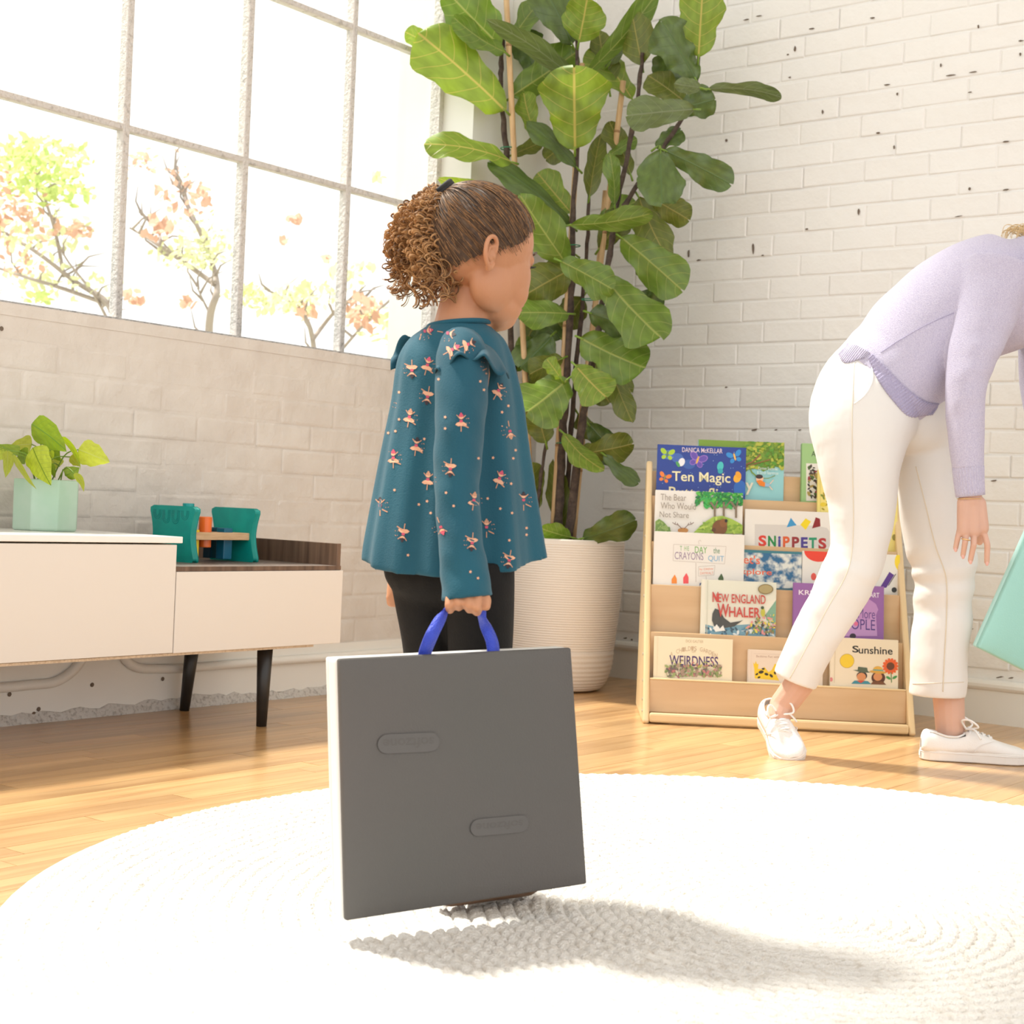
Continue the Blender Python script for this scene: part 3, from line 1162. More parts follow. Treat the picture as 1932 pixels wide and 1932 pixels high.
# base px, tip px, half width px, turn deg, arch, material, depth offset
PO = [((62, 845), (96, 916), 27, 10, 0.12, pl_a, -0.10, 0.03), ((60, 800), (126, 852), 30, 25, 0.10, pl_b, -0.06, 0.03), ((148, 848), (207, 872), 25, 5, 0.06, pl_c, -0.02, 0.0),
      ((60, 838), (18, 842), 26, 40, 0.08, pl_c, 0.05, 0.0), ((115, 825), (152, 888), 14, 55, 0.22, pl_a, -0.04, 0.0), ((38, 850), (46, 876), 18, 30, 0.1, pl_b, -0.03, 0.02),
      ((92, 840), (114, 870), 16, 20, 0.1, pl_b, 0.03, 0.0), ((112, 880), (94, 862), 16, 30, 0.1, pl_c, 0.04, 0.0), ((132, 862), (150, 880), 15, 40, 0.05, pl_c, 0.02, 0.0), ((124, 898), (150, 882), 14, 20, 0.05, pl_b, -0.02, 0.0),
      ((140, 893), (158, 928), 9, 30, 0.3, pl_c, -0.06, 0.0), ((92, 875), (104, 902), 10, 30, 0.1, pl_b, -0.02, 0.0), ((24, 858), (70, 924), 13, 50, 0.15, pl_c, -0.11, 0.0), ((14, 850), (10, 902), 16, 30, 0.1, pl_c, -0.10, 0.0),
      ((36, 853), (-4, 838), 15, 35, 0.15, pl_b, -0.06, 0.0), ((6, 845), (-30, 870), 20, 20, 0.1, pl_a, -0.06, 0.0), ((95, 850), (100, 866), 8, 40, 0.1, pl_a, -0.06, 0.0)]
for n_, (b0, t0, hw, turn, arch, mt, dz, dz2) in enumerate(PO):
    Zb = pZ + dz
    p0, p2 = P(b0[0], b0[1], Zb), P(t0[0], t0[1], Zb - dz2)
    axis = (p2 - p0).normalized()
    s = axis.cross(FW).normalized()
    s = Matrix.Rotation(math.radians(turn), 3, axis) @ s
    leaf_obj('leaf', leaf_mesh(p0, p2, hw * Zb / F, s, arch * (1 if n_ % 3 else -0.6), PROF_HEART, 0.10, 0.03, 12, 6, 1.5, n_), mt, pth)
    root_p = Vector((pcx + random.uniform(-0.03, 0.03), pcy + random.uniform(-0.03, 0.03), ZT + 0.10))
    midp = (root_p + p0) / 2 + UP * 0.03
    A = catmull([tuple(root_p), tuple(midp), tuple(p0)], 5)
    obj('stem', tube([Vector(a) for a in A], 0.0016, 6), stem_g, pth, True)

# ================================================================== BOOKSHELF (tiered display rack, standing at an angle before the back wall)
birch = M('birch_plywood', (0.69, 0.465, 0.255), 0.42, var=(1.0, (0.62, 0.395, 0.205), 5, 0.3, 0.7), stretch=(3.5, 3.5, 26), coords='World', coat=0.2)
birch_edge = M('birch_edge', (0.78, 0.58, 0.33), 0.4, coat=0.25)
screw = M('steel_screw', (0.5, 0.5, 0.52), 0.35, metal=1)
S0 = Vector((0.934, -0.909, 0))
SWD = 0.747
sux = Vector((0.809, 0.588, 0)).normalized()
suy = Vector((-sux.y, sux.x, 0))
SM = frame_mat(S0, sux, suy, UP)
SMI = SM.inverted()
shelf = thing('display_bookshelf', 'tiered birch plywood picture book display rack in front of the brick wall', 'bookshelf', tuple(S0 + sux * SWD / 2 + suy * 0.2))
ztop = [0.116, 0.2446, 0.3757, 0.4984, 0.6326]
ytop = [0.51 * z - 0.004 for z in ztop]        # front face of each tier board at its top edge
LEAN = math.radians(10)
TL_ = math.tan(LEAN)


def sbox(name, x0, x1, y0, y1, z0, z1, mat, bev=0.002, par=None):
    o = obj(name, xf(box(x0, x1, y0, y1, z0, z1), SM), mat, par or shelf)
    return bevel(o, bev, 2)


# side panels: the front edge rises slanting backwards, rounded
for x0 in (0.0, SWD - 0.018):
    pts2 = [(-0.006, 0.006), (0.002, 0.0), (0.40, 0.0), (0.40, 0.70), (0.392, 0.730), (0.378, 0.738), (0.366, 0.728)]
    V = [SM @ Vector((x, y, z)) for x in (x0, x0 + 0.018) for y, z in pts2]
    n = len(pts2)
    FC = [tuple(range(n))[::-1], tuple(range(n, 2 * n))] + [(i, (i + 1) % n, n + (i + 1) % n, n + i) for i in range(n)]
    bevel(obj('side_panel', (V, FC), birch_edge, shelf), 0.006, 3)


def tilted(name, z0, z1, yt, zt, th, mat, par=None, bev=0.0015, x0=0.018, x1=None):
    """board leaning back with the rack; its front face passes through (yt, zt)"""
    x1 = x1 or SWD - 0.018
    y0, y1 = yt + (z0 - zt) * TL_, yt + (z1 - zt) * TL_
    v = [(x, y + d, z) for (y, z) in ((y0, z0), (y1, z1)) for d in (0, th) for x in (x0, x1)]
    f = [(0, 2, 3, 1), (4, 5, 7, 6), (0, 1, 5, 4), (2, 6, 7, 3), (0, 4, 6, 2), (1, 3, 7, 5)]
    return bevel(obj(name, ([SM @ Vector(q) for q in v], f), mat, par or shelf), bev, 2)


for k in range(5):
    z0 = 0.028 if k == 0 else ztop[k - 1] - 0.090
    tb = tilted('tier_board', z0, ztop[k], ytop[k], ztop[k], 0.012, birch)
    if k == 0:
        tilted('board_lip', ztop[0], ztop[0] + 0.005, ytop[0] - 0.0004, ztop[0], 0.0128, birch_edge, tb, 0.002)
    yk = ytop[k] + (-0.085) * TL_ + 0.013
    yn = (ytop[k + 1] + (ztop[k] - 0.09 - ztop[k + 1]) * TL_) if k < 4 else 0.385
    sbox('ledge', 0.018, SWD - 0.018, yk, yn, ztop[k] - 0.095, ztop[k] - 0.083, birch, 0.001)
    if k:
        for sx in (0.13, 0.40, 0.62):
            zz_ = ztop[k - 1] + 0.014
            c = SM @ Vector((sx + 0.02 * k, ytop[k] + (zz_ - ztop[k]) * TL_ - 0.0004, zz_))
            obj('screw', tube([c, c - suy * 0.0012], 0.0045, 12), screw, tb)
tilted('back_board', 0.02, 0.707, 0.372, 0.707, 0.012, birch)
sbox('base_rail', 0.018, SWD - 0.018, -0.002, 0.020, 0.004, 0.030, birch_edge, 0.006)
for sz in (0.02, 0.05, 0.10, 0.17, 0.26, 0.33, 0.40, 0.5, 0.6):
    c = SM @ Vector((-0.0002, 0.018 + sz * 0.51, sz + 0.012))
    obj('screw', tube([c, c - sux * 0.0015], 0.004, 10), screw, shelf)

# ------------------------------------------------------------------ books
inks = {}


def ink(c, rough=0.35):
    key = tuple(c)
    if key not in inks:
        inks[key] = M('print_%d_%d_%d' % key, S(*c), rough)
    return inks[key]


PAGE = M('book_pages', (0.82, 0.78, 0.70), 0.8)
bup = (UP * math.cos(LEAN) + suy * math.sin(LEAN)).normalized()
bn = sux.cross(bup).normalized()                     # points out of the cover
if bn.dot(FW) > 0:
    bn = -bn


class Cover:
    """maps photo pixels on a book's front cover to points in the room"""

    def __init__(self, k, dy=0.0, z=None):
        self.o = SM @ Vector((0, ytop[k] - 0.083 * TL_ + 0.0135 + dy, ztop[k] - 0.083))
        self.layer = 0
        self.V, self.F, self.MI, self.mats = [], [], [], []

    def pt(self, px, py, eps=0.0):
        d = ray(px, py)
        t = (self.o - CAM).dot(bn) / d.dot(bn)
        return CAM + d * t + bn * eps

    def mi(self, c):
        m = c if isinstance(c, bpy.types.Material) else ink(c)
        if m not in self.mats:
            self.mats.append(m)
        return self.mats.index(m)

    def poly(self, pts, c):
        self.layer += 1
        e = 0.00025 + 0.000035 * self.layer
        n0 = len(self.V)
        self.V += [self.pt(x, y, e) for x, y in pts]
        self.F.append(tuple(range(n0, n0 + len(pts))))
        self.MI.append(self.mi(c))

    def ell(self, cx, cy, rx, ry, c, rot=0, n=18, a0=0, a1=360):
        r = math.radians(rot)
        pts = []
        m = n if a1 - a0 >= 360 else n + 1
        for j in range(m):
            a = math.radians(a0 + (a1 - a0) * j / n)
            x, y = rx * math.cos(a), ry * math.sin(a)
            pts.append((cx + x * math.cos(r) - y * math.sin(r), cy + x * math.sin(r) + y * math.cos(r)))
        self.poly(pts, c)

    def line(self, pts, w, c):
        self.layer += 1
        e = 0.00025 + 0.000035 * self.layer
        for (x0, y0), (x1, y1) in zip(pts[:-1], pts[1:]):
            dx, dy = x1 - x0, y1 - y0
            L = math.hypot(dx, dy) or 1
            nx, ny = -dy / L * w / 2, dx / L * w / 2
            n0 = len(self.V)
            self.V += [self.pt(x, y, e) for x, y in ((x0 + nx, y0 + ny), (x1 + nx, y1 + ny), (x1 - nx, y1 - ny), (x0 - nx, y0 - ny))]
            self.F.append((n0, n0 + 1, n0 + 2, n0 + 3))
            self.MI.append(self.mi(c))

    def text(self, body, x0, x1, y0, y1, c, slope=0.037, **kw):
        self.layer += 1
        e = 0.00025 + 0.000035 * self.layer
        vs_, fs = text_shape(body, x0, x1, y0, y1, **kw)
        n0 = len(self.V)
        self.V += [self.pt(x, y + slope * (x - x0), e) for x, y in vs_]
        self.F += [tuple(i + n0 for i in f) for f in fs]
        self.MI += [self.mi(c)] * len(fs)

    def scatter(self, pts_box, n, r, cols, seed=1, clip=None):
        rr = random.Random(seed)
        x0, x1, y0, y1 = pts_box
        for _ in range(n):
            x, y = rr.uniform(x0, x1), rr.uniform(y0, y1)
            if clip and not clip(x, y):
                continue
            q = rr.uniform(0.5, 1.2) * r
            self.ell(x, y, q, q * 0.5, rr.choice(cols), rr.uniform(0, 180), 6)
        return self

    def butterfly(self, cx, cy, s, c, body, rot=0, dark=None):
        r = math.radians(rot)
        for sx in (-1, 1):
            for (ox, oy, a, b, an) in ((0.55, -0.35, 0.55, 0.36, -40), (0.42, 0.42, 0.36, 0.3, 40)):
                x, y = sx * ox * s, oy * s
                X, Y = cx + x * math.cos(r) - y * math.sin(r), cy + x * math.sin(r) + y * math.cos(r)
                if dark:
                    self.ell(X, Y, a * s * 1.12, b * s * 1.15, dark, rot + sx * an, 12)
                self.ell(X, Y, a * s * 0.9, b * s * 0.9, c, rot + sx * an, 12)
        self.ell(cx, cy, 0.12 * s, 0.5 * s, body, rot, 8)


def book(label, k, xl, xr, yt, cover_col, draw=None, dy=0.0, t=0.011, spine=None, yb=None, slope=0.037, group='picture books on the display rack'):
    cv = Cover(k, dy)
    TL, TR = cv.pt(xl, yt), cv.pt(xr, yt + slope * (xr - xl))
    zfl = ztop[k] - 0.083
    hgt = (TL.z - zfl) / bup.z
    w = (TR - TL).dot(sux)
    base = TL - bup * hgt
    root = thing('picture_book', label, 'book', tuple(base + sux * w / 2), group)
    mt = frame_mat(base, sux, -bn, bup)              # local y runs into the book
    cm = cover_col if isinstance(cover_col, bpy.types.Material) else ink(cover_col)
    sm = ink(spine) if spine else cm
    tc = 0.0016
    bevel(obj('front_cover', xf(box(0, w, 0, tc, 0, hgt), mt), cm, root), 0.0006, 1)
    bevel(obj('back_cover', xf(box(0, w, t - tc, t, 0, hgt), mt), cm, root), 0.0006, 1)
    bevel(obj('spine', xf(box(-0.0004, tc, 0, t, 0, hgt), mt), sm, root), 0.0006, 1)
    obj('pages', xf(box(tc, w - 0.003, tc, t - tc, 0.002, hgt - 0.003), mt), PAGE, root)
    if draw:
        draw(cv)
        if cv.V:
            # keep the print inside the cover
            lim = []
            inv = mt.inverted()
            for v in cv.V:
                q = inv @ v
                q.x = min(max(q.x, 0.0002), w - 0.0002)
                q.z = min(max(q.z, 0.0002), hgt - 0.0002)
                lim.append(mt @ q)
            obj('cover_print', (lim, cv.F, cv.MI), cv.mats, root)
    return root


WHITE = (236, 232, 226)
GREENS = [(90, 150, 40), (130, 165, 45), (165, 178, 50), (105, 140, 35), (185, 190, 70)]

# -- top tier
sea_leaf = GREENS


def d_jungle(c):
    c.poly([(1318, 829), (1480, 835), (1480, 885), (1462, 880), (1440, 890), (1420, 876), (1408, 890), (1318, 880)], (120, 155, 45))
    c.scatter((1404, 1480, 829, 884), 150, 6, GREENS, 4)
    c.line([(1405, 878), (1420, 872), (1434, 858)], 3, (140, 95, 50))
    c.line([(1406, 882), (1430, 874), (1452, 868)], 2, (140, 95, 50))
    c.line([(1412, 878), (1418, 892), (1428, 900), (1436, 903)], 2.5, (120, 150, 40))
    c.line([(1436, 903), (1450, 903), (1462, 898)], 1.2, (120, 140, 50))
    c.ell(1433, 904, 7, 7, (240, 190, 160))
    c.ell(1432, 900, 7, 4, (60, 45, 40))
    c.poly([(1426, 908), (1434, 906), (1446, 913), (1442, 919), (1433, 917)], (235, 130, 30))
    c.poly([(1443, 912), (1453, 914), (1451, 919), (1443, 919)], (150, 190, 220))
    c.line([(1452, 914), (1459, 906)], 1.6, (240, 200, 175))
    c.line([(1451, 918), (1457, 925)], 1.6, (240, 200, 175))
    c.text('Carmen Saaremae', 1430, 1467, 881, 887, (225, 240, 238))
    c.text('& Sarah Saaremae', 1428, 1468, 889, 895, (225, 240, 238))
    c.text('y', 1406, 1421, 911, 934, (232, 222, 200), bold=0.02)


def d_butter(c):
    c.ell(1262, 858, 12, 9, (75, 115, 190))
    c.ell(1278, 864, 11, 9, (62, 100, 180))
    c.ell(1300, 876, 12, 9, (52, 92, 172))
    c.ell(1396, 922, 12, 16, (40, 105, 190))
    c.butterfly(1259, 857, 14, (170, 205, 40), (90, 130, 60), 8)
    c.butterfly(1316, 868, 16, (100, 75, 175), (235, 180, 70), 20, (150, 110, 200))
    c.butterfly(1386, 862, 15, (45, 140, 215), (240, 190, 90), -15)
    c.ell(1286, 872, 6, 8, (236, 236, 242), 20)
    c.ell(1279, 876, 3, 6, (80, 160, 90), -30)
    c.ell(1359, 880, 6, 9, (70, 195, 195), 10)
    c.ell(1359, 889, 5, 5, (50, 170, 180))
    c.butterfly(1254, 901, 12, (240, 130, 50), (160, 150, 60), 20)
    c.ell(1391, 902, 7, 9, (245, 180, 45), 25)
    c.ell(1393, 896, 5, 7, (240, 165, 35), -30)
    c.text('DANICA McKELLAR', 1287, 1363, 844, 853, (235, 215, 225), bold=0.006)
    c.text('Ten Magic', 1268, 1378, 889, 913, (245, 235, 190), bold=0.012)
    c.text('Butterflies', 1262, 1380, 918, 938, (240, 228, 180), bold=0.012)
    rr = random.Random(3)
    for _ in range(28):
        c.ell(rr.uniform(1248, 1404), rr.uniform(846, 925), 0.8, 0.8, (150, 190, 235), 0, 5)


def d_green(c):
    c.text('A', 1531, 1539, 851, 861, (50, 70, 45))
    c.poly([(1521, 874), (1600, 877), (1600, 945), (1521, 945)], (235, 232, 222))
    c.scatter((1524, 1552, 878, 938), 60, 5, [(60, 60, 45), (90, 120, 60), (150, 60, 60), (80, 70, 60), (180, 160, 90)], 8)
    c.line([(1549, 895), (1540, 910), (1548, 925), (1536, 940)], 4, (75, 62, 52))


book('light green picture book with an inset drawing, at the top right of the rack', 4, 1513, 1650, 836, (160, 200, 135), d_green, dy=0.004, t=0.02, spine=(130, 178, 108))
book('pale blue picture book with a leafy tree and swinging child', 4, 1318, 1480, 829, (150, 208, 212), d_jungle, dy=0.018)
book('dark blue picture book about ten magic butterflies', 4, 1241, 1408, 838, (32, 62, 150), d_butter, dy=0.004, spine=(48, 88, 170))


# -- fourth tier
def d_bear(c):
    c.scatter((1314, 1402, 926, 960), 260, 5.5, [(40, 150, 70), (60, 175, 80), (90, 190, 70), (30, 125, 60)], 6, lambda x, y: y < 948 + 8 * math.sin(x * 0.15) or abs(x - 1360) < 30 and y < 958)
    for x0, x1 in ((1348, 1345), (1365, 1370), (1388, 1384)):
        c.line([(x0, 978), (x0, 960), (x1 - 5, 948)], 4, (128, 112, 92))
        c.line([(x0, 962), (x1 + 8, 946)], 2.5, (128, 112, 92))
    pts = [(1308, 1006), (1318, 996), (1332, 984), (1345, 976), (1362, 974), (1380, 980), (1395, 988), (1402, 992), (1402, 1008)]
    c.poly(pts, (165, 195, 75))
    c.scatter((1310, 1400, 978, 1006), 130, 4, [(150, 185, 60), (185, 210, 90), (130, 170, 55)], 9, lambda x, y: y > 976 + abs(x - 1358) * 0.42)
    c.poly([(1236, 1004), (1236, 985), (1243, 980), (1252, 986), (1262, 998), (1266, 1004)], (125, 155, 75))
    c.scatter((1236, 1264, 984, 1003), 40, 4, [(110, 145, 65), (150, 175, 95)], 2, lambda x, y: y > 982 + (x - 1240) * 0.7)
    c.ell(1357, 997, 14, 15, (125, 78, 35), 20)
    c.ell(1364, 988, 7, 8, (140, 90, 42), 20)
    c.ell(1369, 984, 2.6, 3.2, (30, 25, 25))
    c.ell(1346, 1001, 4, 4, (100, 60, 28))
    c.ell(1288, 1002, 10, 5, (190, 130, 60))
    for s in (-1, 1):
        c.line([(1288 + 2 * s, 999), (1288 + 9 * s, 992), (1288 + 16 * s, 990), (1288 + 20 * s, 987)], 1.3, (110, 75, 60))
        c.line([(1288 + 9 * s, 992), (1288 + 11 * s, 988)], 1.1, (110, 75, 60))
        c.line([(1288 + 15 * s, 990), (1288 + 14 * s, 986)], 1.1, (110, 75, 60))
    c.text('The Bear', 1246, 1294, 933, 945, (150, 140, 130))
    c.text('Who Would', 1246, 1312, 949, 961, (150, 140, 130))
    c.text('Not Share', 1244, 1299, 966, 977, (150, 140, 130))


def d_snip(c):
    c.poly([(1424, 989), (1540, 992), (1560, 996), (1565, 1003), (1565, 1032), (1424, 1028)], (214, 210, 206))
    c.poly([(1492, 977), (1503, 991), (1484, 995)], (60, 150, 205))
    c.poly([(1520, 978), (1530, 984), (1520, 1000), (1510, 990)], (240, 215, 35))
    c.poly([(1539, 976), (1547, 979), (1548, 993), (1532, 997)], (140, 35, 40))
    for ch, x0, x1, col in (('S', 1431, 1446, (215, 60, 45)), ('N', 1449, 1464, (30, 135, 70)), ('i', 1468, 1473, (70, 65, 150)), ('P', 1477, 1490, (215, 95, 50)), ('P', 1494, 1508, (150, 50, 55)), ('E', 1511, 1524, (75, 60, 145)), ('T', 1526, 1541, (40, 150, 110)), ('S', 1544, 1559, (180, 50, 50))):
        c.text(ch, x0, x1, 1010 + (x0 - 1431) * 0.045, 1031 + (x0 - 1431) * 0.045, col, slope=0, bold=0.04)


def d_yellow(c):
    c.line([(1547, 893), (1549, 1028)], 2, (225, 210, 120))
    c.scatter((1548, 1565, 925, 962), 14, 4, [(170, 150, 40), (120, 140, 50)], 5)
    c.ell(1553, 952, 6, 4, (230, 205, 60))
    c.ell(1688, 1014, 5, 6, (150, 140, 60))
    c.scatter((1690, 1702, 996, 1006), 10, 2, [(80, 80, 60)], 5)


book('pale yellow picture book mostly hidden behind the woman\'s white trousers', 3, 1543, 1694, 886, (240, 222, 130), d_yellow, dy=0.014, t=0.012)
book('white picture book with colourful cut-paper SNIPPETS lettering', 3, 1406, 1572, 960, WHITE, d_snip, dy=0.001)
book('white picture book about a bear, with green trees on the cover', 3, 1237, 1402, 924, WHITE, d_bear, dy=0.002)


# -- third tier
def d_crayon(c):
    ln = (205, 196, 188)
    q = [(1271, 1027), (1370, 1031), (1367, 1064), (1270, 1058), (1271, 1027)]
    c.line(q, 0.9, ln)
    c.line([(1313, 1062), (1313, 1098)], 1.4, ln)
    c.line([(1319, 1027), (1318, 1021), (1321, 1019), (1323, 1022)], 0.9, ln)
    c.line([(1318, 1069), (1349, 1067), (1347, 1085), (1318, 1087), (1318, 1069)], 0.9, ln)
    c.line([(1332, 1087), (1333, 1098)], 1.0, ln)
    c.text('T', 1283, 1287, 1030, 1039, (120, 170, 110)); c.text('H', 1291, 1295, 1030, 1039, (150, 190, 120)); c.text('E', 1297, 1300, 1031, 1039, (120, 175, 110))
    c.text('DAY', 1311, 1334, 1031, 1043, (110, 175, 75))
    c.text('the', 1346, 1358, 1033, 1044, (100, 150, 110))
    c.text('CRAYONS', 1273, 1327, 1041, 1055, (160, 140, 165))
    c.text('QUIT', 1336, 1366, 1048, 1060, (130, 180, 215))
    c.text('by DREW', 1320, 1346, 1072, 1077, (240, 160, 130), slope=-0.01)
    c.text('DAYWALT', 1321, 1346, 1079, 1084, (240, 160, 130), slope=-0.01)
    for x, col in ((1272, (240, 140, 40)), (1294, (235, 80, 85)), (1360, (70, 95, 50)), (1325, (60, 90, 150))):
        yb = 1101
        top = {1272: 1084, 1294: 1081, 1360: 1082, 1325: 1097}[x]
        c.poly([(x - 5, yb), (x - 5, top + 9), (x - 3, top + 6), (x + 1, top), (x + 4, top + 6), (x + 5, top + 9), (x + 5, yb)], col)


def sea_material():
    m = M('printed_sea_photo', S(45, 105, 150), 0.35, var=(42, S(225, 228, 222), 6, 0.42, 0.60), coords='World')
    return m


def d_explore(c):
    c.poly([(1396, 1037), (1514, 1041), (1514, 1046), (1396, 1042)], (60, 125, 140))
    c.poly([(1396, 1042), (1514, 1046), (1514, 1110), (1396, 1110)], sea_material())
    c.text("Let's", 1392, 1434, 1047, 1063, (235, 105, 65), bold=0.012)
    c.text('explore', 1386, 1456, 1072, 1086, (235, 105, 65), bold=0.012)


def d_dots(c):
    c.ell(1545, 1038, 28, 22, (235, 70, 50), 0, 20, 0, 180)
    c.ell(1553, 1073, 6, 5, (120, 185, 95))
    c.ell(1535, 1088, 5, 7, (235, 90, 80))
    c.ell(1708, 1060, 20, 22, (245, 215, 40), 0, 20, 90, 270)
    c.poly([(1678, 1079), (1687, 1085), (1672, 1109), (1660, 1109)], (90, 45, 140))
    c.line([(1676, 1105), (1690, 1083)], 1.4, (70, 70, 75))
    c.ell(1687, 1113, 5, 5, (45, 45, 45))


book('picture book with a photographed sea and orange explore lettering', 2, 1388, 1513, 1036, (70, 120, 140), d_explore, dy=0.015)
book('wide white picture book with red and yellow dots, behind the trouser leg', 2, 1514, 1698, 1039, WHITE, d_dots, dy=0.015)
book('white picture book about crayons with a hand-lettered sign drawing', 2, 1235, 1405, 1002, WHITE, d_crayon, dy=0.002)


# -- second tier
def d_whale(c):
    c.poly([(1331, 1093), (1465, 1098), (1465, 1130), (1400, 1150), (1331, 1150)], (226, 228, 214))
    c.poly([(1444, 1160), (1465, 1132), (1465, 1180), (1446, 1170)], (130, 175, 150))
    c.poly([(1331, 1178), (1355, 1184), (1380, 1180), (1410, 1178), (1440, 1182), (1465, 1184), (1465, 1200), (1331, 1200)], (120, 165, 185))
    c.scatter((1331, 1465, 1180, 1198), 60, 5, [(90, 140, 170), (230, 235, 235), (60, 90, 110)], 3)
    pts = [(1349, 1148), (1344, 1158), (1343, 1170), (1347, 1181), (1353, 1178), (1360, 1186), (1385, 1182), (1402, 1170), (1396, 1172), (1378, 1175), (1366, 1166), (1358, 1152)]
    c.poly(pts, (72, 72, 68))
    c.poly([(1346, 1186), (1352, 1178), (1358, 1186), (1364, 1180), (1368, 1190), (1350, 1192)], (236, 236, 232))
    c.scatter((1404, 1462, 1160, 1196), 90, 4, [(150, 130, 90), (90, 80, 60), (120, 150, 90), (220, 205, 80), (225, 150, 150), (200, 190, 170)], 12, lambda x, y: y > 1196 - (x - 1395) * 0.9)
    c.ell(1439, 1156, 4, 8, (190, 190, 70))
    c.ell(1438, 1147, 3, 3, (60, 80, 50))
    c.ell(1444, 1112, 14.5, 9.5, (128, 112, 68))
    c.ell(1444, 1112, 12.8, 8, (172, 158, 112))
    c.text('NEW', 1344, 1375, 1120, 1136, (196, 70, 60), bold=0.012)
    c.text('ENGLAND', 1380, 1444, 1121, 1138, (196, 70, 60), bold=0.012)
    c.text('N', 1344, 1355, 1117, 1136, (196, 70, 60), bold=0.012)
    c.text('W', 1353, 1375, 1139, 1164, (196, 70, 60), bold=0.018)
    c.text('HALER', 1375, 1434, 1145, 1164, (196, 70, 60), bold=0.018)
    c.line([(1335, 1095), (1333, 1200)], 1.2, (205, 205, 190))


def d_purple(c):
    c.poly([(1510, 1150), (1652, 1150), (1655, 1200), (1508, 1200)], (196, 150, 205))
    c.ell(1585, 1150, 72, 30, (190, 142, 200))
    c.text('KRI', 1507, 1531, 1113, 1122, (240, 232, 245), bold=0.01)
    c.text('ART', 1641, 1659, 1118, 1127, (240, 232, 245), bold=0.01)
    c.text('More', 1619, 1651, 1148, 1166, (95, 65, 140), slope=0.06)
    c.text('OPLE', 1606, 1651, 1167, 1187, (85, 60, 135), slope=0.06)
    c.ell(1615, 1177, 4, 4, (225, 110, 150))
    c.ell(1609, 1200, 6, 5, (55, 40, 60))


book('white picture book about a New England whaler with red lettering', 1, 1324, 1465, 1093, (232, 230, 216), d_whale, dy=0.004, spine=(222, 220, 205))
book('purple picture book partly hidden by the woman\'s trailing leg', 1, 1497, 1668, 1099, (150, 100, 170), d_purple, dy=0.004)


# -- bottom tier
def d_weird(c):
    c.text('DICK GAUTIER', 1294, 1327, 1207, 1212, (190, 170, 130))
    arc = 'A CHILD\'S GARDEN'
    n = len(arc)
    for i, ch in enumerate(arc):
        if ch == ' ':
            continue
        q = i / (n - 1)
        x = 1267 + q * 84
        y = 1218 + 12 * (2 * q - 1) ** 2 + 3 * q
        c.text(ch, x - 2.4, x + 2.6, y, y + 8, (196, 172, 140), slope=0)
    c.text('OF', 1305, 1313, 1227, 1231, (200, 180, 150))
    c.text('WEIRDNESS', 1263, 1355, 1236, 1255, (72, 40, 105), bold=0.01)
    c.scatter((1257, 1360, 1256, 1276), 170, 4.5, [(120, 140, 80), (165, 140, 120), (190, 120, 120), (150, 165, 100), (110, 95, 90), (205, 195, 170)], 5)
    c.scatter((1260, 1350, 1247, 1258), 30, 2.5, [(190, 180, 80), (200, 120, 120), (150, 160, 90)], 6)
    c.line([(1241, 1202), (1239, 1276)], 0.8, (222, 208, 175))


def d_leop(c):
    c.text('Bedtime Fun with', 1427, 1470, 1236, 1240, (180, 150, 130))
    c.line([(1422, 1233), (1475, 1235)], 0.4, (200, 180, 165))
    c.poly([(1424, 1280), (1423, 1262), (1421, 1250), (1424, 1253), (1426, 1247), (1428, 1253), (1431, 1252), (1430, 1262), (1438, 1262), (1442, 1258), (1450, 1268), (1456, 1264), (1462, 1252), (1468, 1256), (1464, 1272), (1470, 1284)], (238, 200, 30))
    for x, y, a in ((1436, 1268, 5), (1446, 1272, 4), (1428, 1272, 3), (1455, 1275, 4), (1432, 1278, 3), (1462, 1270, 3), (1440, 1262, 3)):
        c.ell(x, y, a, a * 0.6, (50, 38, 20), x * 3)
    c.line([(1418, 1228), (1416, 1282)], 0.6, (225, 205, 190))


